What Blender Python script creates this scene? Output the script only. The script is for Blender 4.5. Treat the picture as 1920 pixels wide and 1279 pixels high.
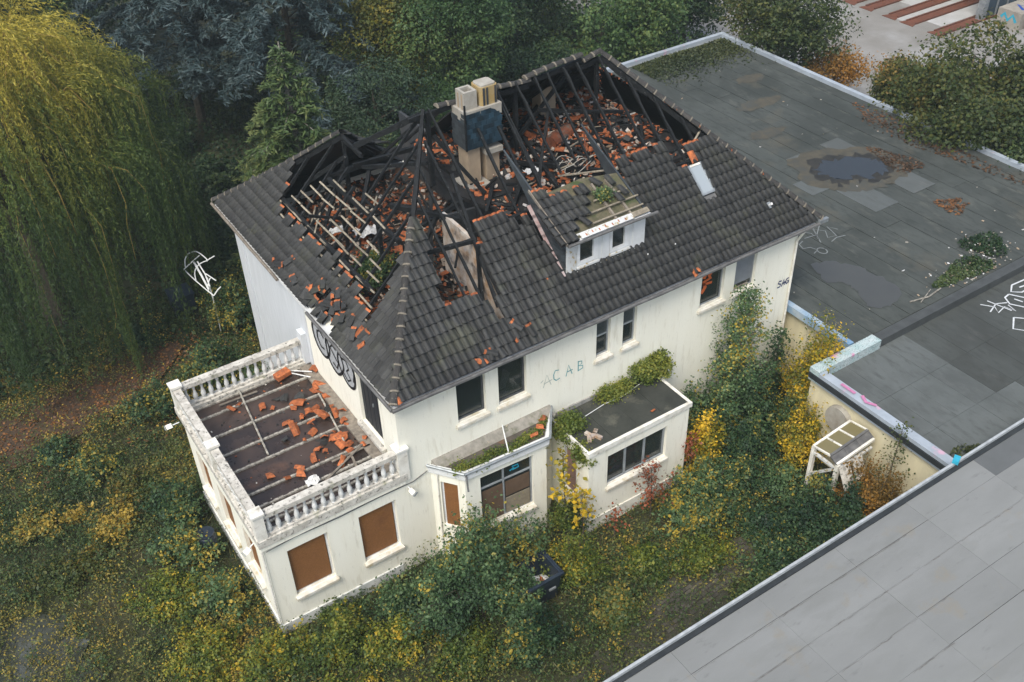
import bpy, math, random
import numpy as np
from mathutils import Vector, Matrix
sc = bpy.context.scene
for o in list(bpy.data.objects): bpy.data.objects.remove(o)
col = sc.collection
R = math.radians
rnd = random.Random(7)
rng = np.random.default_rng(11)

# ------------------------------------------------------------------ camera, sky, sun, exposure
cam = bpy.data.cameras.new('camera'); cam_o = bpy.data.objects.new('camera', cam); col.objects.link(cam_o)
cam.sensor_width = 36.0; cam.lens = 1924.6393/1920*36; cam.clip_end = 3000; cam.clip_start = .1
CAM = Vector((-8.7638, -20.1848, 26.1456))
def cam_matrix(yaw, pitch, roll):
    cy, sy, cp, sp = math.cos(yaw), math.sin(yaw), math.cos(pitch), math.sin(pitch)
    f = Vector((-sy*cp, cy*cp, -sp)); r = Vector((cy, sy, 0)); u = r.cross(f)
    r2 = math.cos(roll)*r + math.sin(roll)*u; u2 = -math.sin(roll)*r + math.cos(roll)*u
    m = Matrix((r2, u2, -f)).transposed().to_4x4(); m.translation = CAM; return m
cam_o.matrix_world = cam_matrix(-.5646, .6645, -.0346)
sc.camera = cam_o

SUN_EL, SUN_AZ = R(56), R(236)          # azimuth clockwise from +y
w = bpy.data.worlds.new('World'); sc.world = w; w.use_nodes = True
nt = w.node_tree; nt.nodes.clear()
sky = nt.nodes.new('ShaderNodeTexSky'); sky.sky_type = 'NISHITA'; sky.sun_disc = False
sky.sun_elevation = SUN_EL; sky.sun_rotation = SUN_AZ; sky.dust_density = 3.0; sky.air_density = 1.0
bg = nt.nodes.new('ShaderNodeBackground'); bg.inputs[1].default_value = .125
wo = nt.nodes.new('ShaderNodeOutputWorld')
hsv = nt.nodes.new('ShaderNodeHueSaturation'); hsv.inputs['Saturation'].default_value = .82
nt.links.new(sky.outputs[0], hsv.inputs['Color']); nt.links.new(hsv.outputs[0], bg.inputs[0]); nt.links.new(bg.outputs[0], wo.inputs[0])
sun = bpy.data.lights.new('sun', 'SUN'); sun.energy = 1.75; sun.angle = R(28); sun.color = (1, .95, .87)
sun_o = bpy.data.objects.new('sun', sun); col.objects.link(sun_o)
sd = Vector((math.sin(SUN_AZ)*math.cos(SUN_EL), math.cos(SUN_AZ)*math.cos(SUN_EL), math.sin(SUN_EL)))
sun_o.rotation_euler = sd.to_track_quat('Z', 'Y').to_euler(); sun_o.location = (-20, -40, 60)
sc.view_settings.view_transform = 'Standard'; sc.view_settings.look = 'None'
sc.view_settings.gamma = 1; sc.view_settings.use_curve_mapping = False
sc.view_settings.exposure = .84

# ------------------------------------------------------------------ materials
def mat(name, c1, c2=None, scale=3.0, rough=.8, bump=.0, bscale=None, stretch=(1,1,1), ramp=(.35,.65), spots=None, spec=.3, metal=0, detail=6, rand=0, rrange=None):
    m = bpy.data.materials.new(name); m.use_nodes = True
    t = m.node_tree; N = t.nodes; L = t.links
    b = N['Principled BSDF']; b.inputs['Roughness'].default_value = rough; b.inputs['Metallic'].default_value = metal
    b.inputs['Specular IOR Level'].default_value = spec
    g = N.new('ShaderNodeNewGeometry'); mp = N.new('ShaderNodeMapping'); mp.inputs['Scale'].default_value = stretch
    L.new(g.outputs['Position'], mp.inputs[0])
    def noise(s, d=detail, mapped=True):
        n = N.new('ShaderNodeTexNoise'); n.inputs['Scale'].default_value = s; n.inputs['Detail'].default_value = d
        n.inputs['Roughness'].default_value = .62
        L.new(mp.outputs[0] if mapped else g.outputs['Position'], n.inputs['Vector']); return n
    def mix(fac, a, bb):
        x = N.new('ShaderNodeMix'); x.data_type = 'RGBA'
        L.new(fac, x.inputs['Factor'])
        for s, v in ((x.inputs['A'], a), (x.inputs['B'], bb)):
            if hasattr(v, 'links'): L.new(v, s)
            else: s.default_value = (*v, 1)
        return x.outputs['Result']
    def ramp_of(sock, lo, hi):
        r = N.new('ShaderNodeMapRange'); r.inputs['From Min'].default_value = lo; r.inputs['From Max'].default_value = hi
        L.new(sock, r.inputs['Value']); return r.outputs[0]
    c = None
    if c2:
        n = noise(scale); fac = ramp_of(n.outputs['Fac'], *ramp)
        c = mix(fac, c1, c2)
        if rrange:
            r = N.new('ShaderNodeMapRange'); r.inputs['To Min'].default_value = rrange[0]; r.inputs['To Max'].default_value = rrange[1]
            L.new(fac, r.inputs['Value']); L.new(r.outputs[0], b.inputs['Roughness'])
    for (cs, s, lo, hi, mapped) in (spots or []):
        n = noise(s, 5, mapped); c = mix(ramp_of(n.outputs['Fac'], lo, hi), c if c else c1, cs)
    if rand:
        oi = N.new('ShaderNodeObjectInfo'); hs = N.new('ShaderNodeHueSaturation')
        r = N.new('ShaderNodeMapRange'); r.inputs['To Min'].default_value = 1-rand; r.inputs['To Max'].default_value = 1+rand
        L.new(oi.outputs['Random'], r.inputs['Value']); L.new(r.outputs[0], hs.inputs['Value'])
        if c: L.new(c, hs.inputs['Color'])
        else: hs.inputs['Color'].default_value = (*c1, 1)
        c = hs.outputs[0]
    if c: L.new(c, b.inputs['Base Color'])
    else: b.inputs['Base Color'].default_value = (*c1, 1)
    if bump:
        n = noise(bscale or scale*6, 4); bp = N.new('ShaderNodeBump'); bp.inputs['Strength'].default_value = bump; bp.inputs['Distance'].default_value = .03
        L.new(n.outputs['Fac'], bp.inputs['Height']); L.new(bp.outputs[0], b.inputs['Normal'])
    return m

def leafmat(name, cols, trans=.35, rough=.55, nscale=.55):
    """leaf colour: a per-leaf tint value picks from a ramp; a slow noise moves whole sprays along it"""
    m = bpy.data.materials.new(name); m.use_nodes = True
    t = m.node_tree; N = t.nodes; L = t.links; N.clear()
    at = N.new('ShaderNodeAttribute'); at.attribute_name = 'tint'
    cr = N.new('ShaderNodeValToRGB'); e = cr.color_ramp.elements
    while len(e) < len(cols): e.new(.5)
    for i, (p, c) in enumerate(cols): e[i].position = p; e[i].color = (*c, 1)
    L.new(at.outputs['Fac'], cr.inputs[0])
    p = N.new('ShaderNodeBsdfPrincipled'); p.inputs['Roughness'].default_value = rough; p.inputs['Specular IOR Level'].default_value = .35
    tr = N.new('ShaderNodeBsdfTranslucent'); mx = N.new('ShaderNodeMixShader'); mx.inputs[0].default_value = trans
    L.new(cr.outputs[0], p.inputs['Base Color']); L.new(cr.outputs[0], tr.inputs['Color'])
    L.new(p.outputs[0], mx.inputs[1]); L.new(tr.outputs[0], mx.inputs[2])
    o = N.new('ShaderNodeOutputMaterial'); L.new(mx.outputs[0], o.inputs[0]); return m

M = {}
M['plaster'] = mat('cream plaster', (.83,.82,.71), (.80,.785,.67), .9, .85, .10, 30, spots=[((.60,.57,.45), 2.2, .55, .80, True), ((.50,.49,.43), 7, .60, .80, True), ((.40,.36,.26), .5, .68, .95, False)], stretch=(2.2,2.2,.35))
M['plaster2'] = mat('weathered white trim', (.78,.77,.70), (.55,.53,.46), 2.5, .85, .15, 25, spots=[((.22,.20,.15), 5, .60, .80, True)])
M['sill'] = mat('dirty sill', (.70,.69,.63), (.50,.46,.36), 3, .85, .15, 25, spots=[((.33,.25,.08), 2.2, .56, .74, True)])
M['greyrender'] = mat('bluish white render', (.60,.63,.65), (.53,.56,.575), 3, .9, .1, 30, stretch=(3,3,.25), spots=[((.40,.43,.45), 2.5, .62, .85, True)])
M['plinth'] = mat('grey plinth', (.66,.67,.64), (.50,.52,.50), 1.5, .9, .2, 20, spots=[((.25,.26,.20), 1.2, .6, .8, True)])
M['concrete'] = mat('old pale concrete', (.60,.58,.52), (.40,.38,.33), 4, .9, .3, 40, spots=[((.13,.125,.11), 9, .54, .66, True), ((.20,.21,.12), 1.7, .58, .75, True)])
M['baluster'] = mat('painted baluster', (.66,.67,.65), (.52,.53,.51), 6, .85, .2, 40, spots=[((.26,.25,.21), 7, .6, .76, True)])
M['tile'] = mat('dark pantile', (.044,.045,.043), (.026,.027,.027), 2.2, .72, .25, 60, rand=.34, spots=[((.11,.105,.095), 22, .62, .74, True), ((.066,.069,.050), 1.1, .54, .72, True), ((.026,.026,.027), .55, .54, .70, False)])
M['tile_orange'] = mat('broken clay orange', (.44,.140,.048), (.24,.070,.028), 9, .85, .3, 50, rand=.25, spots=[((.085,.05,.038), 12, .54, .70, True)])
M['ridge'] = mat('ridge tile', (.052,.049,.045), (.030,.030,.029), 5, .8, .2, 50, rand=.2, spots=[((.18,.165,.13), 11, .60, .72, True)])
M['mortar'] = mat('ridge mortar', (.22,.195,.15), (.12,.11,.09), 9, .9, .2)
M['char'] = mat('charred timber', (.006,.007,.008), (.016,.018,.019), 7, .7, .8, 35, spots=[((.15,.15,.145), 9, .66, .72, True)], spec=.25)
M['charboard'] = mat('charred boards', (.010,.010,.011), (.022,.021,.02), 3, .8, .5, 20)
M['batten'] = mat('weathered batten', (.30,.265,.20), (.16,.14,.105), 8, .85, .2, 40, rand=.25)
M['oldwood'] = mat('grey wood', (.24,.21,.17), (.12,.105,.085), 6, .85, .3, 40, rand=.2)
M['soot'] = mat('sooty plaster', (.56,.54,.49), (.34,.22,.13), 2.2, .9, .3, 20, spots=[((.06,.05,.045), 1.6, .52, .68, True), ((.34,.37,.40), 1.2, .55, .7, False)])
M['blackwall'] = mat('burnt wall', (.03,.035,.04), (.06,.06,.06), 2, .9, .3, 20)
M['rubble_floor'] = mat('rubble bed', (.12,.060,.032), (.040,.034,.030), 2.2, .95, .8, 18, spots=[((.33,.30,.25), 6, .60, .7, True)])
M['slate'] = mat('blue slate', (.018,.044,.064), (.010,.026,.040), 4, .5, .15, 50, rand=.55, spec=.5)
M['slate_grey'] = mat('grey slate', (.045,.055,.060), (.03,.035,.04), 4, .6, .15, 50, rand=.3)
M['flue_grey'] = mat('pale flue block', (.36,.345,.30), (.27,.25,.21), 3, .9, .15, 30, spots=[((.25,.2,.14), 3, .62, .75, True)])
M['flue_yellow'] = mat('yellow flue block', (.32,.22,.08), (.33,.26,.14), 4, .9, .3, 40, spots=[((.16,.11,.06), 6, .62, .75, True)])
M['flue_brown'] = mat('brown chimney render', (.37,.29,.20), (.28,.22,.155), 3, .9, .2, 30, stretch=(1,1,.5))
M['lead'] = mat('lead flashing', (.36,.35,.32), (.20,.20,.19), 6, .6, .15, 30)
M['white'] = mat('white paint', (.66,.68,.68), (.57,.59,.58), 2, .6, .05, 20, spots=[((.36,.32,.24), 7, .66, .75, True)])
M['white_peel'] = mat('peeling white paint', (.60,.62,.61), (.50,.51,.50), 2, .6, .2, 30, spots=[((.34,.27,.14), 8, .54, .62, True)])
M['frame_dark'] = mat('dark window frame', (.05,.055,.06), (.09,.095,.10), 5, .5)
M['frame_white'] = mat('pvc frame', (.72,.74,.74), (.62,.63,.62), 4, .5)
M['frame_grey'] = mat('grey window frame', (.32,.35,.36), (.22,.24,.25), 4, .5)
M['interior'] = mat('dark room', (.07,.065,.055), (.03,.03,.03), 1.2, .9)
M['osb'] = mat('chipboard', (.235,.105,.035), (.17,.072,.022), 26, .75, .2, 60, stretch=(1,1,1), spots=[((.31,.15,.055), 40, .60, .72, True), ((.12,.05,.02), .8, .55, .8, False)])
M['pinkboard'] = mat('faded board', (.30,.19,.15), (.24,.15,.12), 3, .8)
M['felt_dark'] = mat('mossy felt', (.046,.049,.041), (.028,.031,.026), 1.6, .85, .3, 50, spots=[((.11,.11,.085), 1.0, .58, .75, False), ((.20,.19,.16), 30, .70, .78, True)])
M['membrane'] = mat('wet membrane', (.062,.042,.034), (.024,.018,.015), .8, .45, .12, 14, rrange=(.55,.10), spots=[((.13,.070,.042), .7, .58, .78, False)], spec=.5)
M['joist'] = mat('mortared joist', (.44,.42,.36), (.16,.15,.13), 7, .85, .3, 20)
M['metal'] = mat('dull zinc', (.34,.37,.38), (.22,.24,.25), 4, .45, .05, 20, metal=.4)
M['gutter'] = mat('dark gutter', (.075,.075,.075), (.14,.14,.135), 4, .6)
M['iron'] = mat('white painted steel', (.70,.72,.70), (.58,.60,.58), 4, .5)
M['rust'] = mat('rusty steel', (.13,.050,.030), (.09,.036,.024), 3, .85, .1, 30)
M['rust_orange'] = mat('rusty drum', (.20,.060,.024), (.10,.036,.02), 3, .85, .3, spots=[((.10,.09,.075), 4, .52, .66, True)])
M['plastic_dark'] = mat('dark blue plastic', (.012,.020,.032), (.02,.03,.045), 3, .4, spec=.5)
M['soil'] = mat('dark soil', (.04,.035,.025), (.06,.05,.035), 6, .95, .5)
M['litter'] = mat('white litter', (.70,.71,.70), (.5,.5,.48), 12, .6)
M['bark'] = mat('bark', (.085,.07,.05), (.045,.04,.03), 8, .9, .5, 30)
M['bark_pale'] = mat('pale bark', (.35,.33,.28), (.12,.11,.09), 9, .9, .3, 30)
M['bark_yellow'] = mat('yellow willow twig', (.40,.28,.075), (.27,.19,.055), 6, .8)
M['pinkmoss'] = mat('paint strip', (.42,.37,.36), (.30,.19,.18), 5, .8)
def flat(name, c, r=.7): M[name] = mat(name, c, tuple(x*.75 for x in c), 14, r)
flat('paint_black', (.012,.012,.014)); flat('paint_grey', (.42,.44,.45)); flat('paint_teal', (.15,.40,.42)); flat('paint_faint', (.50,.56,.50))
flat('paint_blue', (.015,.03,.13)); flat('paint_white', (.60,.63,.64)); flat('paint_dimwhite', (.22,.24,.24)); flat('paint_pink', (.50,.20,.34)); flat('paint_cyan', (.03,.36,.50)); flat('paint_orange', (.60,.13,.03)); flat('paint_royal', (.02,.07,.35))
m = bpy.data.materials.new('window glass'); m.use_nodes = True; b = m.node_tree.nodes['Principled BSDF']
b.inputs['Base Color'].default_value = (.026,.036,.036,1); b.inputs['Roughness'].default_value = .06; b.inputs['Alpha'].default_value = .62; b.inputs['Specular IOR Level'].default_value = .6; M['glass'] = m
m = bpy.data.materials.new('algae glass'); m.use_nodes = True; b = m.node_tree.nodes['Principled BSDF']
b.inputs['Base Color'].default_value = (.19,.165,.08,1); b.inputs['Roughness'].default_value = .25; b.inputs['Alpha'].default_value = .9; M['glass_algae'] = m
m = bpy.data.materials.new('skylight glass'); m.use_nodes = True; b = m.node_tree.nodes['Principled BSDF']
b.inputs['Base Color'].default_value = (.30,.34,.36,1); b.inputs['Roughness'].default_value = .08; b.inputs['Specular IOR Level'].default_value = .8; M['glass_sky'] = m
m = bpy.data.materials.new('puddle water'); m.use_nodes = True; b = m.node_tree.nodes['Principled BSDF']
b.inputs['Base Color'].default_value = (.024,.027,.028,1); b.inputs['Roughness'].default_value = .05; b.inputs['Specular IOR Level'].default_value = .6; M['water'] = m

def feltmat(name, a, b2, stain, light, extra=()):
    return mat(name, a, b2, .55, .85, .15, 40, stretch=(1.7,.6,1), rand=.05, spots=[(stain, .22, .48, .62, False), (light, 1.1, .56, .76, True), (stain, 3, .50, .70, True)] + list(extra))
M['feltA'] = feltmat('roofing felt', (.066,.074,.068), (.046,.053,.049), (.036,.042,.038), (.098,.103,.090), [((.105,.094,.068), .28, .58, .80, False)])
M['feltA_light'] = feltmat('new felt patch', (.098,.110,.108), (.078,.088,.087), (.075,.083,.080), (.12,.125,.118))
M['feltB'] = feltmat('roofing felt brownish', (.062,.069,.064), (.050,.056,.053), (.042,.046,.042), (.072,.076,.070))
M['feltB_light'] = feltmat('roofing felt grey', (.108,.120,.117), (.092,.103,.100), (.070,.078,.075), (.11,.118,.115))
M['sheetC'] = mat('pale roof sheet', (.208,.216,.210), (.165,.172,.166), .28, .75, .08, 30, stretch=(.5,1.5,1), rand=.05, spots=[((.175,.182,.174), .9, .50, .66, True), ((.20,.185,.15), .9, .60, .74, False), ((.125,.13,.125), 3.0, .62, .80, True)])
M['sheetC_dark'] = mat('darker roof sheet', (.115,.122,.124), (.09,.097,.097), .6, .8, .08, 30, rand=.06)
M['coping'] = mat('metal coping', (.36,.41,.46), (.28,.32,.36), 1.5, .5, .05, 20, spots=[((.52,.33,.42), 1.5, .62, .72, False), ((.20,.25,.29), 8, .63, .72, True)])
M['coping_graff'] = mat('sprayed coping', (.46,.52,.52), (.32,.44,.44), 3, .6, .05, 20, spots=[((.13,.16,.16), 24, .54, .62, True), ((.52,.24,.36), 1.1, .6, .66, False)])
M['coping_blue'] = mat('blue sprayed coping', (.36,.42,.46), (.14,.27,.42), 1.6, .6, .05, 20)
M['coping_dark'] = mat('felted upstand', (.066,.072,.072), (.046,.05,.05), 2, .7, .1, 30)
M['edge_light'] = mat('light edge strip', (.40,.43,.44), (.28,.30,.31), 4, .5)
M['edge_black'] = mat('black edge strip', (.018,.022,.025), (.03,.035,.038), 4, .7)
M['wallB'] = mat('yellow plaster', (.66,.60,.40), (.56,.51,.35), 1.1, .85, .1, 30, stretch=(2,2,.4), spots=[((.35,.30,.18), 1.5, .64, .85, True)])
M['courtyard'] = mat('worn concrete yard', (.235,.228,.212), (.175,.168,.150), .35, .9, .05, 20, spots=[((.29,.29,.28), .25, .5, .7, False), ((.20,.175,.14), .6, .62, .8, True)])
M['slab_dark'] = mat('grey yard slab', (.14,.155,.155), (.11,.12,.12), 1, .9)
M['slab_light'] = mat('pale yard slab', (.40,.40,.39), (.33,.33,.31), 1, .9)
M['hall'] = mat('blue steel hall', (.03,.05,.07), (.045,.065,.085), 2, .5)

# leaves: (position, colour) ramps
LM = {}
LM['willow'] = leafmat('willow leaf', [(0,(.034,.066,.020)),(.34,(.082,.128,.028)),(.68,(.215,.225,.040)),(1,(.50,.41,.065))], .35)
LM['cedar'] = leafmat('blue cedar needle', [(0,(.020,.038,.038)),(.5,(.038,.064,.066)),(1,(.095,.135,.138))], .1)
LM['larch'] = leafmat('larch needle', [(0,(0.034,0.071,0.028)),(.6,(0.078,0.127,0.040)),(1,(0.152,0.171,0.053))], .25)
LM['yew'] = leafmat('dark evergreen leaf', [(0,(0.019,0.043,0.024)),(.7,(0.043,0.076,0.035)),(1,(0.097,0.119,0.035))], .2)
LM['laurel'] = leafmat('mid green leaf', [(0,(.024,.060,.022)),(.55,(.072,.135,.040)),(1,(.175,.22,.060))], .35)
LM['yellowing'] = leafmat('yellowing leaf', [(0,(0.043,0.072,0.019)),(.55,(0.096,0.114,0.022)),(1,(0.312,0.240,0.026))], .35)
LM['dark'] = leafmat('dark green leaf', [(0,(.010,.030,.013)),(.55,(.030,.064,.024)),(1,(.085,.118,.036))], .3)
LM['olive'] = leafmat('olive autumn leaf', [(0,(.020,.040,.012)),(.50,(.054,.078,.018)),(.85,(.115,.115,.024)),(1,(.22,.15,.028))], .3)
LM['orange'] = leafmat('orange autumn leaf', [(0,(0.130,0.085,0.018)),(.5,(0.280,0.150,0.025)),(1,(0.420,0.190,0.030))], .35)
LM['yellow'] = leafmat('bright yellow leaf', [(0,(.10,.13,.018)),(.35,(.34,.27,.022)),(.7,(.60,.40,.022)),(1,(.72,.46,.028))], .35)
LM['yellowgreen'] = leafmat('yellow green leaf', [(0,(.034,.068,.015)),(.36,(.105,.150,.024)),(.72,(.25,.255,.032)),(1,(.52,.36,.03))], .35)
LM['red'] = leafmat('red autumn leaf', [(0,(0.120,0.060,0.022)),(.5,(0.270,0.070,0.030)),(1,(0.360,0.110,0.045))], .35)
LM['shrub'] = leafmat('cool green leaf', [(0,(.020,.048,.022)),(.42,(.062,.122,.046)),(.75,(.130,.205,.085)),(1,(.46,.34,.045))], .35)
LM['shrub2'] = leafmat('deep green leaf', [(0,(.012,.034,.017)),(.48,(.036,.082,.033)),(.80,(.092,.150,.055)),(1,(.36,.28,.04))], .35)
LM['weed'] = leafmat('weed leaf', [(0,(.024,.052,.018)),(.34,(.068,.110,.032)),(.62,(.145,.160,.040)),(.82,(.26,.215,.046)),(1,(.40,.28,.045))], .3)
LM['grass'] = leafmat('grass blade', [(0,(.045,.062,.022)),(.5,(.120,.122,.040)),(1,(.29,.24,.105))], .3)
LM['litterleaf'] = leafmat('fallen leaf', [(0,(0.050,0.032,0.018)),(.5,(0.125,0.058,0.022)),(.85,(0.220,0.090,0.025)),(1,(0.360,0.240,0.040))], .1)
LM['moss'] = leafmat('moss', [(0,(0.028,0.042,0.016)),(.6,(0.070,0.082,0.024)),(1,(0.150,0.150,0.035))], .2)
LM['ivy'] = leafmat('ivy leaf', [(0,(.045,.080,.018)),(.5,(.130,.175,.030)),(1,(.30,.29,.05))], .35)

# ------------------------------------------------------------------ mesh tools
class MB:
    def __init__(s): s.v=[]; s.f=[]; s.mi=[]; s.m=0; s.sm=[]
    def quad(s,a,b,c,d): n=len(s.v); s.v+= [tuple(a),tuple(b),tuple(c),tuple(d)]; s.f.append((n,n+1,n+2,n+3)); s.mi.append(s.m); return s
    def poly(s,pts): n=len(s.v); s.v+=[tuple(p) for p in pts]; s.f.append(tuple(range(n,n+len(pts)))); s.mi.append(s.m); return s
    def box8(s,p):
        n=len(s.v); s.v+=[tuple(q) for q in p]
        for f in ((0,3,2,1),(4,5,6,7),(0,1,5,4),(1,2,6,5),(2,3,7,6),(3,0,4,7)): s.f.append(tuple(n+i for i in f)); s.mi.append(s.m)
        return s
    def box(s,x0,x1,y0,y1,z0,z1): return s.box8([(x0,y0,z0),(x1,y0,z0),(x1,y1,z0),(x0,y1,z0),(x0,y0,z1),(x1,y0,z1),(x1,y1,z1),(x0,y1,z1)])
    def obox(s,c,U,V,Nn,a,b,cc):
        c=Vector(c); U=Vector(U)*a/2; V=Vector(V)*b/2; Nn=Vector(Nn)*cc/2
        return s.box8([c-U-V-Nn,c+U-V-Nn,c+U+V-Nn,c-U+V-Nn,c-U-V+Nn,c+U-V+Nn,c+U+V+Nn,c-U+V+Nn])
    def beam(s,p,q,wd,ht,up=(0,0,1)):
        p=Vector(p);q=Vector(q);d=(q-p).normalized();u=Vector(up)
        if abs(d.dot(u))>.98: u=Vector((1,0,0))
        sx=d.cross(u).normalized();uu=sx.cross(d)
        return s.obox((p+q)/2,d,sx,uu,(q-p).length,wd,ht)
    def tube(s,pts,r,n=6,cap=True):
        pts=[Vector(p) for p in pts]; rs=r if isinstance(r,(list,tuple)) else [r]*len(pts)
        base=len(s.v); prev=None
        for i,p in enumerate(pts):
            d=(pts[min(i+1,len(pts)-1)]-pts[max(i-1,0)]).normalized()
            if prev is None:
                a=d.orthogonal().normalized()
            else: a=(prev-d*prev.dot(d)).normalized()
            prev=a; b_=d.cross(a)
            for k in range(n):
                t=2*math.pi*k/n; s.v.append(tuple(p+(a*math.cos(t)+b_*math.sin(t))*rs[i]))
        for i in range(len(pts)-1):
            for k in range(n):
                s.f.append((base+i*n+k,base+i*n+(k+1)%n,base+(i+1)*n+(k+1)%n,base+(i+1)*n+k)); s.mi.append(s.m)
        if cap:
            s.f.append(tuple(base+k for k in reversed(range(n)))); s.mi.append(s.m)
            s.f.append(tuple(base+(len(pts)-1)*n+k for k in range(n))); s.mi.append(s.m)
        return s
    def prism(s,pts,d):
        pts=[Vector(p) for p in pts]; d=Vector(d); n=len(s.v); k=len(pts)
        s.v+=[tuple(p) for p in pts]+[tuple(p+d) for p in pts]
        s.f.append(tuple(n+i for i in reversed(range(k)))); s.f.append(tuple(n+k+i for i in range(k))); s.mi+=[s.m]*2
        for i in range(k): s.f.append((n+i,n+(i+1)%k,n+k+(i+1)%k,n+k+i)); s.mi.append(s.m)
        return s
    def ribbon(s,pts,wd,Nn,off=.006):
        pts=[Vector(p) for p in pts]; Nn=Vector(Nn).normalized(); n=len(s.v)
        for i,p in enumerate(pts):
            d=(pts[min(i+1,len(pts)-1)]-pts[max(i-1,0)]); d=d.normalized() if d.length>0 else Vector((1,0,0)); sx=Nn.cross(d)*wd/2
            s.v+=[tuple(p+sx+Nn*off),tuple(p-sx+Nn*off)]
        for i in range(len(pts)-1): s.f.append((n+2*i,n+2*i+1,n+2*i+3,n+2*i+2)); s.mi.append(s.m)
        return s
    def mesh(s,name,mats,smooth=False):
        me=bpy.data.meshes.new(name); me.from_pydata(s.v,[],s.f)
        for mm in (mats if isinstance(mats,(list,tuple)) else [mats]): me.materials.append(mm)
        if len(set(s.mi))>1: me.polygons.foreach_set('material_index',s.mi)
        if smooth: me.polygons.foreach_set('use_smooth',[True]*len(me.polygons))
        me.update(); return me
    def build(s,name,mats,parent=None,smooth=False):
        # vertices are world coordinates: shift them by the top-level thing's location
        off=Vector((0,0,0)); p=parent
        while p is not None: off+=p.location; p=p.parent
        if off.length>0: s.v=[(a-off.x,b_-off.y,c-off.z) for a,b_,c in s.v]
        return link(name,s.mesh(name,mats,smooth),parent)
def link(name,me,parent=None,mw=None):
    o=bpy.data.objects.new(name,me); col.objects.link(o)
    if parent is not None: o.parent=parent
    if mw is not None: o.matrix_local=mw
    return o
def tag(o,label=None,cat=None,group=None,kind=None):
    for k,v in (('label',label),('category',cat),('group',group),('kind',kind)):
        if v: o[k]=v
    return o
def thing(name,loc,label,cat,group=None):
    o=bpy.data.objects.new(name,None); col.objects.link(o); o.location=loc; o.empty_display_size=.3
    return tag(o,label,cat,group)
def struct(name,mb,m,smooth=False): return tag(mb.build(name,m,None,smooth),kind='structure')

def npmesh(name,co,quads,tint,mats,mi=None):
    me=bpy.data.meshes.new(name); nq=len(quads)
    me.vertices.add(len(co)); me.vertices.foreach_set('co',np.ascontiguousarray(co,dtype=np.float32).ravel())
    me.loops.add(4*nq); me.polygons.add(nq)
    me.loops.foreach_set('vertex_index',np.ascontiguousarray(quads,dtype=np.int32).ravel())
    me.polygons.foreach_set('loop_start',np.arange(0,4*nq,4,dtype=np.int32))
    try: me.polygons.foreach_set('loop_total',np.full(nq,4,dtype=np.int32))
    except Exception: pass
    for mm in (mats if isinstance(mats,(list,tuple)) else [mats]): me.materials.append(mm)
    if mi is not None: me.polygons.foreach_set('material_index',np.asarray(mi,dtype=np.int32))
    a=me.attributes.new('tint','FLOAT','FACE'); a.data.foreach_set('value',np.asarray(tint,dtype=np.float32))
    me.update(calc_edges=True); return me
def unit(a): return a/np.maximum(np.linalg.norm(a,axis=1,keepdims=True),1e-9)
def leaves(C,Nn,ln,wd,tint,axis=None,bend=.0):
    """diamond leaves: centres C, normals Nn, lengths ln, widths wd -> co, quads, tint"""
    n=len(C); Nn=unit(Nn)
    if axis is None: axis=rng.normal(size=(n,3))
    a=unit(axis-Nn*np.sum(axis*Nn,1,keepdims=True)); b_=np.cross(Nn,a)
    ln=np.broadcast_to(np.asarray(ln,float).reshape(-1,1),(n,1)); wd=np.broadcast_to(np.asarray(wd,float).reshape(-1,1),(n,1))
    co=np.stack([C-a*ln/2,C+b_*wd/2-a*ln*.08+Nn*wd*.12,C+a*ln/2,C-b_*wd/2-a*ln*.08+Nn*wd*.12],1).reshape(-1,3)
    q=np.arange(4*n).reshape(-1,4); return co,q,tint
def vnoise(P,s,seed=0):
    """cheap smooth pseudo noise 0..1 from sines"""
    r=np.random.default_rng(seed); v=np.zeros(len(P))
    for k in range(7):
        d=r.normal(size=3)*s*(1+.5*k); v+=np.sin(P@d+r.uniform(0,6.28))/(1+.45*k)
    return np.clip(.5+v/5.2,0,1)
print('p1 ok')
# ------------------------------------------------------------------ ground and yard
gm = mat('weedy ground', (.028,.036,.016), (.046,.044,.020), .35, .95, .6, 9, spots=[((.035,.045,.020), .8, .50, .72, False), ((.085,.060,.034), 1.5, .62, .8, False)])
def irregular(cx, cy, pts, z, jit=.12, n=48, seed=1):
    """closed outline through pts (polygon) roughened, as flat ngon"""
    r=random.Random(seed); out=[]
    for i in range(len(pts)):
        a=pts[i]; b=pts[(i+1)%len(pts)]
        for k in range(6):
            t=k/6; out.append((a[0]+(b[0]-a[0])*t+r.uniform(-jit,jit), a[1]+(b[1]-a[1])*t+r.uniform(-jit,jit), z))
    return out
g = MB(); NX = 60
def gz(x, y): return .05*math.sin(x*.9)*math.cos(y*.7) - .04
xs = [-90+i*6 for i in range(0,12)]+[-20+i*1.0 for i in range(0,55)]+[36+i*14 for i in range(0,12)]
ys = [-80+i*6 for i in range(0,11)]+[-16+i*1.0 for i in range(0,50)]+[36+i*14 for i in range(0,14)]
for y in ys:
    for x in xs: g.v.append((x,y,gz(x,y)))
W_=len(xs)
for j in range(len(ys)-1):
    for i in range(W_-1): g.f.append((j*W_+i,j*W_+i+1,(j+1)*W_+i+1,(j+1)*W_+i)); g.mi.append(0)
struct('ground', g, gm, True)
g = MB(); g.poly([(-30,10.5,.10),(-9,12.2,.10),(-4.6,13.2,.10),(-2.2,15.6,.10),(-3.2,17.0,.10),(-7,16.2,.10),(-12,15.6,.10),(-30,15.5,.10)])
struct('leaf_littered_path', g, mat('leaf litter', (.068,.042,.027), (.046,.034,.021), 3, .95, .8, 12, spots=[((.20,.085,.032), 7, .58, .70, True), ((.05,.05,.022), .8, .55, .75, False)]))
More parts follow.
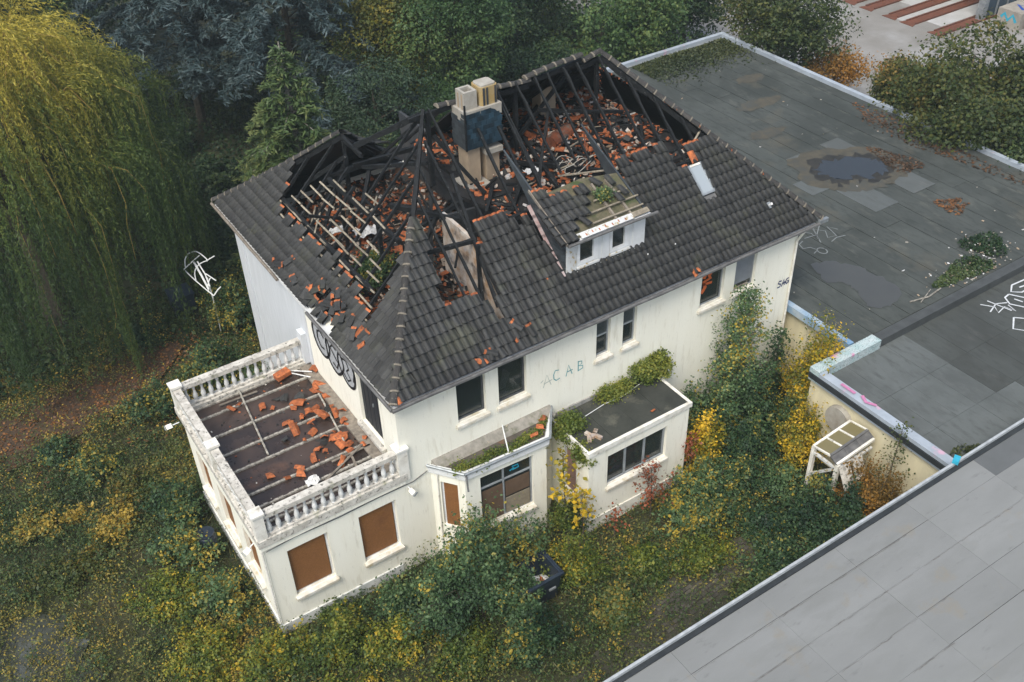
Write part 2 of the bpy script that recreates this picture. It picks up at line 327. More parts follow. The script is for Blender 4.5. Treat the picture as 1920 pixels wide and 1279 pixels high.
g = MB(); g.poly([*irregular(0,0,[(-17,-6),(-9.9,-6),(-9.2,-1),(-9.7,3.0),(-10.9,5.2),(-17,6)],.07,.45,seed=21)])
struct('paved_patch', g, mat('overgrown pavers', (.050,.055,.046), (.034,.040,.025), 1.3, .95, .4, 14, spots=[((.10,.11,.105), 1.1, .56, .74, True)]))
g = MB(); g.poly([(-4,-8.9,.09),(11,-8.9,.09),(12,-5.2,.09),(7.0,-5.0,.09),(3.0,-5.9,.09),(-1,-7.0,.09)])
pth = struct('brick_path', g, mat('mossy brick bed', (.058,.055,.040), (.040,.042,.026), 2, .95, .6, 14))
mb0 = MB(); mb0.box(-.115,.115,-.055,.055,-.03,.03); bme = mb0.mesh('brick', mat('mossy brick', (.085,.075,.062), (.055,.055,.040), 5, .9, .3, rand=.3))
k=0
for j in range(9):
    for i in range(26):
        x=4.6+i*.25+(j%2)*.125; y=-6.55+j*.125+ (x-6)*.10
        if rnd.random()<.25: continue
        link('brick', bme, pth, Matrix.Translation((x,y,.10+rnd.uniform(-.008,.012))) @ Matrix.Rotation(.1+rnd.uniform(-.06,.06),4,'Z')); k+=1

g = MB(); g.box(33.2,90,5,80,-.3,.06); struct('courtyard', g, M['courtyard'])
yc = bpy.data.objects['courtyard']
for (x0,x1,y0,y1,mk) in ((49.3,56,21.6,22.1,'slab_light'),(50.5,57,19.4,20.6,'slab_light'),(53.6,57.5,20.4,20.72,'slab_dark'),(54.2,56.8,19.35,20.75,'slab_dark'),(52,60,22.95,24.4,'slab_light'),(55.5,58,21.75,22.3,'slab_dark')):
    mb=MB(); mb.box(x0,x1,y0,y1,.03,.075+.004*rnd.random()); mb.build('yard_slab', M[mk], yc)
for i,(y0,x1) in enumerate(((26.0,62),(24.5,62),(22.5,60),(21.05,60),(18.8,58))):
    t=thing('rusty_floor_rail',(49.1,y0,.06),('rusty brown floor rail farthest left at the picture edge in the concrete yard','second rusty floor rail from the left in the concrete yard','middle one of the rusty floor rails, with pale slabs on both sides','fourth rusty floor rail from the left, leading into the dark gateway','nearest rusty floor rail, lying beside the sprayed concrete block')[i],'rail','rusty floor rails in the yard')
    mb=MB(); mb.box(49.5,x1,y0-.42,y0-.30,.06,.16); mb.build('rail_flange',M['rust'],t)
    mb=MB(); mb.box(49.5,x1,y0+.30,y0+.42,.06,.16); mb.build('rail_flange',M['rust'],t)
    mb=MB(); mb.prism([(49.0,y0-.55,.062),(49.8,y0-.30,.062),(x1,y0-.30,.062),(x1,y0+.30,.062),(49.8,y0+.30,.062),(49.0,y0+.55,.062)],(0,0,.03)); mb.build('rail_bed',mat('rust bed',(.15,.055,.032),(.11,.045,.028),2,.9),t)
t=thing('steel_hall',(53.2,18.9,0),'dark blue steel hall with open gateway beyond the concrete yard','building')
mb=MB(); mb.box(53.6,75,18.6,18.9,.05,6.5); mb.build('wall',M['hall'],t)
mb=MB(); mb.box(58.6,58.9,19.0,30,.05,6.5); mb.build('wall',M['hall'],t)
for i in range(7):
    mb=MB(); mb.box(53.7+i*1.1,53.8+i*1.1,18.52,18.6,.05,6.4); mb.build('wall_rib',M['metal'],t)
mb=MB(); mb.box(53.3,53.6,18.45,18.95,.05,6.5); mb.build('gate_post',M['metal'],t)
mb=MB(); mb.box(53.4,75,18.4,32,6.5,6.8); mb.build('roof',M['hall'],t)
t=thing('concrete_block',(54.8,16.9,0),'pale concrete block with turquoise and blue spray paint beside the hall','block')
mb=MB(); mb.box(53.7,56.0,16.0,17.7,0,1.15); mb.build('block_body',mat('block concrete',(.33,.31,.26),(.24,.22,.19),2,.9),t)
mb=MB(); mb.ribbon([(54.4,16.4,1.15),(55.0,17.2,1.15),(55.2,16.4,1.15),(55.7,17.2,1.15)],.22,(0,0,1)); mb.build('graffiti',M['paint_royal'],t)
mb=MB(); mb.ribbon([(53.7,16.3,.5),(53.7,16.6,.9),(53.7,16.9,.5),(53.7,17.2,.9),(53.7,17.4,.6)],.2,(-1,0,0)); mb.build('graffiti',M['paint_cyan'],t)
t=thing('blue_container',(56.5,15.0,0),'dark blue container cut by the picture edge beside the concrete block','container')
mb=MB(); mb.box(54.2,59,14.0,15.85,.05,1.5); mb.build('container_body',M['paint_royal'],t)
for i in range(8):
    mb=MB(); mb.box(54.15,54.2,14.1+i*.22,14.2+i*.22,.1,1.45); mb.build('container_rib',M['hall'],t)

# ------------------------------------------------------------------ flat roofed buildings
def ribbon_part(t, paths, wd, m, Nn=(0,0,1), name='graffiti', off=.02):
    mb=MB()
    for p in paths: mb.ribbon(p,wd,Nn,off)
    mb.build(name,m,t)
def felt(t, x0,x1,y0,y1,z,sw,lens,matfn,name='felt_strip',along='y'):
    x=x0; k=0
    while x<x1-.05:
        xe=min(x+sw,x1); y=y0+ (0 if k==0 else 0)
        y=y0
        first=True
        while y<y1-.05:
            L_=rnd.uniform(*lens); 
            if first: L_*=rnd.uniform(.3,1)
            first=False
            ye=min(y+L_,y1)
            if y1-ye<.6: ye=y1
            dz=rnd.uniform(0,.012); mb=MB()
            if along=='y': mb.box(x+.014,xe-.014,y+.006,ye-.006,z-.05,z+dz+.004*(k%2)); c=((x+xe)/2,(y+ye)/2)
            else: mb.box(y+.006,ye-.006,x+.006,xe-.006,z-.05,z+dz+.004*(k%2)); c=((y+ye)/2,(x+xe)/2)
            mb.build(name,matfn(c),t); y=ye
        x=xe; k+=1
A=thing('flat_roof_hall',(24,9,0),'long flat roof of dark felt strips with a big puddle behind the house','flat-roofed building')
mb=MB(); mb.box(16.35,32.0,-2.95,20.75,-.2,3.36); mb.build('wall',M['wallB'],A)
def mA(c):
    x,y=c
    return M['feltA']
felt(A,16.5,31.9,-2.85,20.6,3.42,.98,(4,9),mA)
for (x0,x1,y0,y1) in ((24.3,25.3,5.5,8.2),(26.6,27.8,6.6,8.3),(26.5,27.9,2.8,4.9),(24.0,25.4,2.7,4.9),(22.9,24.2,5.2,6.4)):
    mb=MB(); mb.box(x0,x1,y0,y1,3.40,3.452+.006*rnd.random()); mb.build('felt_patch',M['feltA_light'],A)
def strip_box(t,name,x0,x1,y0,y1,z0,z1,m): mb=MB(); mb.box(x0,x1,y0,y1,z0,z1); return mb.build(name,m,t)
strip_box(A,'coping',16.2,32.2,20.70,20.95,3.3,3.62,M['coping'])
strip_box(A,'coping',31.95,32.2,-2.8,20.70,3.3,3.60,M['coping'])
strip_box(A,'coping',16.12,16.36,-2.9,5,3.3,3.60,M['coping_blue'])
strip_box(A,'coping',16.12,16.5,5,20.62,3.3,3.60,M['coping_dark'])
# scribbles near the house corner
def scr(P): return [(x,y,3.44) for x,y in P]
ribbon_part(A,[scr([(20.3,3.5),(20.6,3.1),(20.5,2.6),(20.9,3.3),(21.2,2.9),(20.9,2.5),(21.3,2.4),(21.5,3.1),(21.7,2.7)]),scr([(20.1,3.0),(20.7,2.9),(21.4,3.4),(21.1,3.6),(20.4,2.4)]),scr([(20.8,2.2),(21.2,2.3),(21.6,2.2)]),scr([(20.2,3.7),(21.0,3.5),(21.4,3.7)])],.045,M['paint_dimwhite'])
ribbon_part(A,[scr([(19.9,2.9),(19.6,2.8),(19.5,2.5),(19.8,2.4),(19.9,2.1),(19.6,2.0)]),scr([(20.0+.18*math.cos(t),1.95+.22*math.sin(t)) for t in [k*.55 for k in range(13)]])],.05,M['paint_dimwhite'])
B=thing('lower_flat_roof_hall',(20,-6,0),'flat roof with white bubble lettering and yellow garden wall below a painted coping','flat-roofed building')
mb=MB(); mb.box(14.25,60,-8.98,-3.02,-.2,3.16); mb.build('wall',M['wallB'],B)
def mB_(c): return M['feltB_light'] if (c[0]<18.3 and c[1]<-3.2) or (c[0]<20 and c[1]<-7.4) else M['feltB']
x=14.5
for k in range(30):
    for (y0,y1) in ((-8.96,-7.2),(-7.2,-5.3),(-5.3,-3.3)):
        if k>22: continue
        mb=MB(); mb.box(x+.004,x+.996,y0+.004,y1-.004,3.14,3.24+.004*(k%2)+rnd.uniform(0,.008)); mb.build('felt_strip',mB_((x+.5,(y0+y1)/2)),B)
    x+=1.0
strip_box(B,'coping',14.12,14.46,-8.95,-3.40,3.1,3.56,M['coping'])
strip_box(B,'coping_fascia',14.07,14.12,-8.95,-3.0,3.22,3.42,M['edge_black'])
strip_box(B,'coping',14.12,17.2,-3.40,-2.98,3.1,3.62,M['coping_graff'])
strip_box(B,'upstand',17.2,60,-3.36,-2.98,3.1,3.58,M['coping_dark'])
ribbon_part(B,[scr([(14.3,-4.2),(14.3,-4.8)]),scr([(14.4,-5.0),(14.25,-5.3),(14.4,-5.6)])],.12,M['paint_pink'],off=.17)
# bubble lettering, large, partly outside the picture
def scb(P): return [(x,y,3.26) for x,y in P]
ribbon_part(B,[scb([(24.2,-3.7),(24.9,-3.75),(25.5,-4.1),(25.4,-4.6),(24.8,-4.5),(24.4,-4.2),(24.1,-4.2),(23.8,-3.95),(24.2,-3.7)]),
               scb([(24.3,-3.95),(24.9,-4.05)]),scb([(24.6,-4.0),(24.75,-4.35)]),
               scb([(23.6,-4.0),(23.9,-4.5),(23.9,-5.0),(23.4,-4.9),(23.1,-4.4),(23.3,-4.05),(23.6,-4.0)]),scb([(23.5,-4.3),(23.6,-4.6)]),
               scb([(24.0,-4.7),(24.5,-4.9),(24.6,-5.4),(24.1,-5.4),(23.8,-5.0)]),
               scb([(22.5,-5.0),(22.9,-5.4),(22.3,-5.9),(21.9,-5.4),(22.5,-5.0)]),scb([(22.9,-5.2),(23.4,-5.6),(22.9,-6.1)])],.065,M['paint_white'])
ribbon_part(B,[scb([(22.2,-3.8),(22.5,-4.2),(22.3,-4.5),(22.8,-4.4),(22.9,-4.8),(23.0,-4.4)]),scb([(22.1,-4.3),(22.7,-4.1),(23.1,-4.3)]),scb([(22.6,-3.8),(22.8,-4.7)])],.05,M['paint_white'])
C_=thing('near_flat_roof_hall',(10,-12,0),'pale grey flat roof filling the bottom right corner of the picture','flat-roofed building')
mb=MB(); mb.box(-14,60,-40,-9.1,-.2,4.0); mb.build('wall',M['wallB'],C_)
strip_box(C_,'edge_strip',-14,60,-9.075,-9.0,3.9,4.24,M['edge_light'])
strip_box(C_,'edge_upstand',-14,60,-9.22,-9.075,3.9,4.14,M['edge_black'])
ry=[-9.22,-10.0,-11.0,-12.0,-13.0,-14.0,-15.0,-16.0,-17.0,-18.5]
rx=[-3.3,-.4,2.55,5.5,8.4,11.3,14.3,17.2,20,23,26]
strip_box(C_,'roof_sheet',-14,-3.31,-40,-9.22,3.9,4.10,M['sheetC'])
strip_box(C_,'roof_sheet',-3.3,60,-40,-18.51,3.9,4.10,M['sheetC']); strip_box(C_,'roof_sheet',26.01,60,-18.5,-9.22,3.9,4.10,M['sheetC'])
for j in range(len(ry)-1):
    for i in range(len(rx)-1):
        gx=.003; gy=.012 if rnd.random()<.3 else .003
        a=rx[i]+gx; b_=rx[i+1]-gx
        dk = rx[i]>=14 and j<1 or (rx[i]>=17 and j<3)
        strip_box(C_,'roof_sheet',a,b_,ry[j+1]+gy,ry[j]-gy*.5,3.9,4.105+rnd.uniform(0,.006),M['sheetC_dark'] if dk else M['sheetC'])
# narrow raised seams running away from the garden
sfm=None #mat('seam felt',(.235,.245,.243),(.195,.203,.20),1.2,.8,.1)
for X in []:
    strip_box(C_,'seam_cover',X-.05,X+.05,-18.4,-9.36,4.0,4.116,sfm)
sch=mat('scuffs',(.10,.10,.095),(.17,.17,.16),7,.8)
for (a,b_,y) in ((2.6,6.9,-10.03),(7.4,10.3,-10.02),(3.4,5.6,-11.03),(6.2,9.3,-11.02),(5.6,8.3,-12.03),(9.9,12.6,-11.02),(12.1,13.7,-11.03),(8.5,9.9,-12.03),(7,8.2,-13.03)):
    x=a; mb=MB()
    while x<b_:
        l=rnd.uniform(.08,.5)
        if True: mb.ribbon([(x,y+rnd.uniform(-.015,.015),4.113),(x+l*.5,y+rnd.uniform(-.02,.02),4.113),(x+l,y+rnd.uniform(-.015,.015),4.113)],rnd.choice((.006,.008,.014,.03)),(0,0,1),.004)
        x+=l*.98
    mb.build('open_seam',sch,C_)
def puddle(pts,z,seed,m,label,jit=.10): 
    mb=MB(); mb.poly(irregular(0,0,pts,z,jit,seed=seed)); o=struct('puddle',mb,m); return o
puddle([(24.5,6.3),(25.1,7.1),(26.2,6.9),(27.3,6.1),(27.6,5.4),(27.0,4.8),(26.1,4.75),(25.4,5.3),(24.8,5.5)],3.466,3,M['water'],'',.22)
wet=mat('wet felt',(.056,.058,.055),(.062,.065,.060),1.2,.34,.05,20,spec=.45)
puddle([(18.9,1.5),(19.8,1.3),(20.4,.2),(20.5,-1.6),(19.4,-2.1),(18.6,-1.8),(19.0,-.8),(19.1,-.2),(18.5,.5)],3.446,5,wet,'')
mud=mat('dried mud',(.082,.074,.054),(.052,.052,.044),2,.95,.2,spots=[((.06,.065,.06),1.0,.5,.7,False)])
mb=MB(); mb.poly(irregular(0,0,[(24.2,6.4),(24.9,7.45),(26.3,7.2),(27.6,6.4),(28.0,5.3),(27.1,4.5),(26.0,4.4),(25.2,5.0),(24.5,5.2)],3.4625,.22,seed=4)); mb.build('silt_rim',mat('black silt',(.018,.018,.016),(.035,.032,.026),3,.6,.2),A)
mb=MB(); mb.poly(irregular(0,0,[(23.4,6.0),(24.3,8.2),(26.3,8.0),(28.3,6.8),(28.6,5.2),(27.4,4.0),(25.6,3.9),(24.2,4.6)],3.459,.16,seed=9)); mb.build('mud_stain',mud,A)
for (cx,cy,a,b_) in ((27.5,13.2,1.5,.5),(25.6,10.6,1.2,.45),(29.3,15.6,1.0,.5)):
    mb=MB(); mb.poly(irregular(0,0,[(cx-a,cy),(cx-.5*a,cy+b_),(cx+.4*a,cy+b_*.8),(cx+a,cy),(cx+.4*a,cy-b_),(cx-.5*a,cy-b_*.8)],3.442,.10,seed=int(cx))); mb.build('mud_stain',mud,A)
# ------------------------------------------------------------------ the burnt house
H=thing('burnt_house',(0,0,0),'cream two storey house with burnt out tiled roof and balustraded terrace','house')
def hp(name,mb,m,parent=None,smooth=False): return mb.build(name,m,parent or H,smooth)
def wall(name,O,U,Wd,z0,z1,holes,Nin,th,m):
    """upright wall with rectangular openings (u0,u1,z0,z1), reveals included"""
    O=Vector(O);U=Vector(U);Nin=Vector(Nin); mb=MB()
    us=sorted({0,Wd,*[h[0] for h in holes],*[h[1] for h in holes]}); zs=sorted({z0,z1,*[h[2] for h in holes],*[h[3] for h in holes]})
    P=lambda u,z,d: O+U*u+Nin*d+Vector((0,0,z))
    for i in range(len(us)-1):
        for j in range(len(zs)-1):
            cu=(us[i]+us[i+1])/2; cz=(zs[j]+zs[j+1])/2
            if any(h[0]<cu<h[1] and h[2]<cz<h[3] for h in holes): continue
            for d in (0,th): mb.quad(P(us[i],zs[j],d),P(us[i+1],zs[j],d),P(us[i+1],zs[j+1],d),P(us[i],zs[j+1],d))
    for (a,b_,c,d_) in holes:
        mb.quad(P(a,c,0),P(a,c,th),P(a,d_,th),P(a,d_,0)); mb.quad(P(b_,c,0),P(b_,c,th),P(b_,d_,th),P(b_,d_,0))
        mb.quad(P(a,c,0),P(b_,c,0),P(b_,c,th),P(a,c,th)); mb.quad(P(a,d_,0),P(b_,d_,0),P(b_,d_,th),P(a,d_,th))
    mb.quad(P(0,z1,0),P(Wd,z1,0),P(Wd,z1,th),P(0,z1,th))
    for u in (0,Wd): mb.quad(P(u,z0,0),P(u,z1,0),P(u,z1,th),P(u,z0,th))
    return hp(name,mb,m)
def window(O,U,Nin,wd,ht,fm,bars_u=(),bars_v=(),fw=.06,depth=.13,sillm=None,sill=(.10,.12),panes='glass',back=None,name='window',label=None):
    """O: lower left outer corner of the opening"""
    O=Vector(O);U=Vector(U);Nn=Vector(Nin);Z=Vector((0,0,1)); mb=MB(); b0=O+Nn*depth
    bar=lambda u0,u1,v0,v1,d=.06,o=0: mb.obox(b0+Nn*o+U*(u0+u1)/2+Z*(v0+v1)/2,U,Nn,Z,u1-u0,d,v1-v0)
    bar(.004,fw,.004,ht-.004); bar(wd-fw,wd-.004,.004,ht-.004); bar(fw,wd-fw,.004,fw); bar(fw,wd-fw,ht-fw,ht-.004)
    for u in bars_u: bar(u-fw*.5,u+fw*.5,fw,ht-fw,.064)
    for v in bars_v: bar(fw,wd-fw,v-fw*.45,v+fw*.45,.056)
    o=hp(name,mb,fm); 
    if label: o['label']=label
    ub=[fw]+sorted(bars_u)+[wd-fw]; vb=[fw]+sorted(bars_v)+[ht-fw]
    for i in range(len(ub)-1):
        for j in range(len(vb)-1):
            mb=MB(); mb.obox(b0+Nn*.012+U*(ub[i]+ub[i+1])/2+Z*(vb[j]+vb[j+1])/2,U,Nn,Z,ub[i+1]-ub[i],.012,vb[j+1]-vb[j])
            hp('pane',mb,M[panes],o)
    if sillm:
        a,e=sill; mb=MB(); c=O+U*wd/2
        p=[c-U*(wd/2+e)+Nn*(depth-.04)+Z*.02, c+U*(wd/2+e)+Nn*(depth-.04)+Z*.02, c+U*(wd/2+e)-Nn*a-Z*.05, c-U*(wd/2+e)-Nn*a-Z*.05]
        p[0]=c-U*(wd/2-.003)+Nn*(depth-.04)+Z*.025; p[1]=c+U*(wd/2-.003)+Nn*(depth-.04)+Z*.025
        q=[x-Z*.10 for x in p]; mb.box8(q+p) ; hp('sill',mb,sillm,o)
        mb=MB(); mb.obox(c-Nn*(a/2)-Z*.10,U,Nn,Z,wd+2*e,a-.006,.11); hp('sill',mb,sillm,o)
    return o
X_=Vector((1,0,0)); Y_=Vector((0,1,0))
FW=[(2.02,3.02,5.18,6.70),(3.48,4.50,5.16,6.68),(7.19,7.75,5.25,6.80),(8.26,8.82,5.25,6.80),(11.57,12.62,5.36,6.82),(13.11,14.08,5.36,6.81)]
vent=(14.55,14.85,3.13,3.40)
wall('front_wall',(0,0,0),X_,16.0,-.3,7.12,FW+[vent]+[],Y_,.32,M['plaster'])
FL=['dark framed window under the left end of the eave','dark framed window with light shapes behind its pane','narrow window with half lowered panel, left of a pair','narrow window with half lowered panel, right of a pair','open looking window with orange paint behind it','tall window with grey panel in front of its pane']
for i,(a,b_,c,d) in enumerate(FW):
    fm=M['frame_dark'] if i<2 else M['frame_grey']
    o=window((a,0,c),X_,Y_,b_-a,d-c,fm,bars_v=((.78,) if i in (2,3) else ()),sillm=M['sill'],sill=(.10,.09),fw=.07 if i<2 else .05,depth=.15,label=FL[i])
    if i in (2,3): mb=MB(); mb.box(a+.05,b_-.05,.165,.18,c+.80,d-.05); hp('blind',mb,M['frame_grey'],o)
    if i==5: mb=MB(); mb.box(a+.05,b_-.05,.128,.136,c+.24,d-.05); hp('panel',mb,mat('grey board',(.20,.22,.24),(.17,.185,.20),3,.6),o); mb=MB(); mb.box(a+.08,b_-.2,.10,.135,c+.06,c+.12); hp('panel_board',mb,M['batten'],o)
    if i==4:
        mb=MB(); rr=random.Random(5)
        mb.ribbon([(a+.15,.136,c+.5),(a+.3,.136,c+.7),(a+.22,.136,c+.95),(a+.5,.136,c+1.0),(a+.36,.136,c+1.3),(a+.55,.136,c+1.15)],.16,(0,-1,0)); mb.ribbon([(a+.12,.136,c+1.2),(a+.3,.136,c+1.1)],.13,(0,-1,0)); mb.ribbon([(a+.2,.136,c+.85),(a+.6,.136,c+.8)],.10,(0,-1,0)); hp('graffiti',mb,M['paint_orange'],o)
    if i==1:
        mb=MB(); mb.prism([(a+.3,.5,c+.1),(a+.55,.5,c+.1),(a+.75,.5,c+.6),(a+.5,.5,c+.9)],(0,.02,0)); hp('fallen_panel',mb,M['plaster2'],o)
mb=MB(); mb.box(vent[0]+.004,vent[1]-.004,.05,.09,vent[2]+.004,vent[3]-.004); vv=hp('wall_vent',mb,mat('vent brown',(.10,.07,.055),(.07,.05,.04),5,.7))
for k in range(3):
    mb=MB(); mb.box(vent[0]+.02,vent[1]-.02,.02,.05,vent[2]+.04+k*.08,vent[2]+.07+k*.08); hp('vent_slat',mb,M['oldwood'],vv)
DOOR=(1.10,2.52,4.50,6.82)
wall('left_wall',(0,.32,0),Y_,5.83,-.3,7.12,[(DOOR[0]-.32,DOOR[1]-.32,DOOR[2],DOOR[3])],X_,.32,M['plaster'])
wall('left_rear_wall',(0,6.15,0),Y_,6.15,-.3,7.12,[],X_,.32,M['greyrender'])
mb=MB(); mb.box(-.012,-.002,6.16,12.25,-.3,7.10); mb.box(-.06,-.014,11.35,11.42,0,7.0); mb.box(-.03,-.013,6.17,6.24,4.2,7.05); hp('wall_cladding',mb,M['greyrender'])
wall('right_wall',(16.0,.32,0),Y_,11.98,-.3,7.12,[],-X_,.32,M['plaster'])
wall('back_wall',(.32,12.3,0),X_,15.36,-.3,7.12,[],-Y_,.3,M['plaster'])
mb=MB(); mb.box(.13,.17,DOOR[0]+.01,DOOR[1]-.01,DOOR[2]+.02,DOOR[3]-.02)
d=hp('balcony_door',mb,mat('black door',(.016,.020,.024),(.024,.026,.028),3,.6,stretch=(1,1,.2)))
for k in range(5):
    y=DOOR[0]+.08+k*.285; mb=MB(); mb.box(.10,.13,y,y+.25,DOOR[2]+.04,DOOR[3]-.04); hp('door_board',mb,mat('black board',(.017,.021,.026),(.028,.030,.033),6,.65,stretch=(1,1,.2)),d)
mb=MB(); mb.box(.06,.10,1.7,1.74,5.6,5.72); hp('handle',mb,M['metal'],d)
mb=MB(); mb.box(-.16,.10,DOOR[0]-.15,DOOR[1]+.1,DOOR[2]-.13,DOOR[2]-.003); hp('door_step',mb,M['concrete'])
# floors and inner walls
mb=MB(); mb.box(.33,15.67,.33,11.99,3.85,4.0); mb.box(.33,15.67,.33,11.99,0,.1); mb.box(.33,15.67,3.2,3.3,.1,6.95); mb.box(5.2,5.3,.33,3.2,.1,6.95); mb.box(10.2,10.3,.33,3.2,.1,6.95); hp('inner_floor',mb,M['interior'])
mb=MB(); mb.box(.33,15.67,.33,11.98,6.95,7.10); af=hp('attic_floor',mb,M['rubble_floor'])
# lettering on the front wall
gp=lambda P: [(x,-.004,z) for x,z in P]
def graf(paths,wd,m,off=.004): 
    mb=MB()
    for p in paths: mb.ribbon(p,wd,(0,-1,0),off)
    return hp('graffiti',mb,m)
graf([gp([(5.72,5.50),(5.58,5.54),(5.52,5.40),(5.53,5.22),(5.62,5.12),(5.76,5.15)]),
      gp([(6.00,5.10),(6.10,5.52),(6.24,5.10)]),gp([(6.03,5.26),(6.26,5.27)]),
      gp([(6.48,5.10),(6.48,5.50)]),gp([(6.46,5.49),(6.62,5.44),(6.62,5.34),(6.48,5.31),(6.66,5.24),(6.66,5.14),(6.46,5.10)])],.038,M['paint_teal'])
graf([gp([(5.12,5.05),(5.26,5.52),(5.42,5.05)]),gp([(5.14,5.20),(5.46,5.24)]),gp([(5.02,5.3),(5.12,5.36)])],.032,M['paint_faint'])
graf([gp([(15.52,4.92),(15.40,4.94),(15.36,4.86),(15.50,4.78),(15.46,4.68),(15.34,4.69)]),gp([(15.55,4.66),(15.64,4.95),(15.69,4.68)]),gp([(15.56,4.77),(15.72,4.80)]),
      gp([(15.88,4.92),(15.77,4.90),(15.74,4.78),(15.80,4.69),(15.88,4.72),(15.88,4.80),(15.82,4.80)])],.06,M['paint_blue'])
# rounded letters on the left wall below the eave
def blob(cy,cz,ry,rz,tilt=0,n=20,wob=0):
    P=[]
    for k in range(n):
        t=2*math.pi*k/n; a=ry*math.cos(t)*(1+wob*math.sin(3*t)); b_=rz*math.sin(t)
        P.append((-.006,cy+a*math.cos(tilt)-b_*math.sin(tilt),cz+a*math.sin(tilt)+b_*math.cos(tilt)))
    return P
LB=[(5.02,6.12,.62,.62,.2,.06),(4.05,6.05,.60,.66,.35,.10),(3.18,6.10,.58,.62,-.2,.05)]
mb=MB(); mbk=MB()
for k,(cy,cz,ry,rz,tl,wb) in enumerate(LB):
    P=blob(cy,cz,ry,rz,tl,24,wb); mb.poly([(x-.004*k,y,z) for x,y,z in P])
    mbk.ribbon(P+[P[0],P[1]],.10,(-1,0,0),.02)
S=lambda P: [(-.006,y,z) for y,z in P]
mbk.ribbon(S([(4.75,6.35),(5.0,6.5),(5.25,6.35),(5.3,6.05),(5.1,5.8),(4.85,5.85)]),.08,(-1,0,0),.02)
mbk.ribbon(S([(3.85,6.45),(4.1,6.5),(4.3,6.3),(4.05,6.1),(3.8,5.95),(3.95,5.65),(4.25,5.7)]),.08,(-1,0,0),.02)
mbk.ribbon(S([(3.45,6.4),(3.15,6.5),(3.0,6.25),(3.2,6.05),(2.95,5.85),(3.2,5.65),(3.45,5.8)]),.08,(-1,0,0),.02)
mbk.ribbon(S([(2.72,6.75),(2.62,6.3),(2.75,5.9)]),.09,(-1,0,0),.02)
gl=hp('graffiti',mb,M['paint_grey']); gl['label']='rounded grey letters with black outlines under the eave'; hp('graffiti_outline',mbk,M['paint_black'],gl)
# ---------------- terrace annex
AX=-4.53; AD=6.76
BW=[(.64,1.92,1.36,3.34),(2.93,4.18,1.30,3.32)]
wall('annex_front_wall',(AX,0,0),X_,-AX-.002,-.3,4.0,BW,Y_,.3,M['plaster'])
LW=[(.62,1.72,1.35,3.05),(2.62,3.80,1.35,3.05),(4.62,5.72,1.35,3.05)]
wall('annex_left_wall',(AX,.3,0),Y_,AD-.3,-.3,4.0,[(a-.0,b_-.0,c,d) for a,b_,c,d in LW],X_,.3,M['plaster'])
wall('annex_back_wall',(AX+.3,AD,0),X_,-AX-.302,-.3,4.0,[],-Y_,.3,M['plaster'])
for (a,b_,c,d) in BW:
    o=window((AX+a,0,c),X_,Y_,b_-a,d-c,M['frame_white'],depth=.16,sillm=M['sill'],sill=(.12,.06),panes='interior',label='boarded ground floor window with brown chipboard')
    mb=MB(); mb.box(AX+a+.02,AX+b_-.09,.105,.125,c+.07,d-.004); hp('board',mb,M['osb'],o)
for (a,b_,c,d) in LW:
    o=window((AX,.3+a,c),Y_,X_,b_-a,d-c,M['frame_white'],depth=.16,sillm=M['sill'],sill=(.12,.06),panes='interior')
    mb=MB(); mb.box(AX+.105,AX+.125,.3+a+.02,.3+b_-.02,c+.05,d-.004); hp('board',mb,M['osb'],o)
mb=MB(); mb.box(AX-.05,-.4,-.05,-.002,-.3,.42); mb.box(AX-.05,AX-.002,0,AD,-.3,.42); hp('annex_plinth',mb,M['plinth'])
mb=MB(); mb.box(AX-.09,.02,-.09,-.003,3.86,4.02); mb.box(AX-.09,AX-.003,-.003,AD+.09,3.86,4.02); mb.box(AX-.003,-.02,AD+.003,AD+.09,3.86,4.02); hp('annex_cornice',mb,M['plaster'])
mb=MB(); mb.box(AX-.12,.10,-.12,.26,4.021,4.28); mb.box(AX-.12,AX+.26,.26,AD+.12,4.021,4.28); mb.box(AX+.26,-.01,AD-.26,AD+.12,4.021,4.28); hp('balustrade_base',mb,M['concrete'])
cab=MB(); cab.tube([(AX+.05,-.10,3.80),(-3.6,-.02,3.78),(-2.2,-.02,3.72),(-.9,-.03,3.77),(.3,-.03,3.74),(.8,-.02,3.9)],.016,5); hp('cable',cab,M['gutter'])
mb=MB(); mb.box(AX+.28,-.01,.27,AD-.27,3.9,4.10); tf=hp('terrace_floor',mb,M['membrane'])
for i,y in enumerate((6.5-.02,5.92,4.88,3.93,3.07,1.92,1.30,.62)):
    mb=MB(); n=26
    x0=AX+.30; L_=-AX-.34
    for k in range(n):
        a=x0+L_*k/n; b_=x0+L_*(k+1)/n-.02
        h=.055+rnd.uniform(-.006,.01)
        if y<2 and rnd.random()<.04: continue
        mb.box(a,b_,y-.038,y+.038,4.098,4.10+h)
    mb.box(x0,x0+L_,y-.022,y+.022,4.097,4.142); hp('joist',mb,M['joist'],tf)
for (a,b_) in (((-2.57,6.6,4.2),(-2.98,3.14,4.2)),((-.46,4.96,4.2),(-.80,2.3,4.2))):
    mb=MB(); mb.tube([a,b_],.032,6); hp('cross_rod',mb,M['joist'],tf)
for (a,b_) in (((-3.9,1.05,4.17),(-1.9,1.0,4.19)),((-2.0,1.1,4.2),(-.35,1.9,4.2)),((-1.0,1.0,4.19),(-.9,1.6,4.19)),((-3.3,.8,4.17),(-2.9,1.0,4.19)),((-1.5,1.75,4.17),(-.2,1.75,4.17)),((-2.1,6.15,4.19),(-3.4,6.2,4.19))):
    mb=MB(); mb.beam(a,b_,.07,.03); hp('loose_lath',mb,M['oldwood'],tf)
mb=MB(); mb.box(-.42,-.006,.27,AD-.27,4.101,4.185); hp('threshold_strip',mb,M['oldwood'])
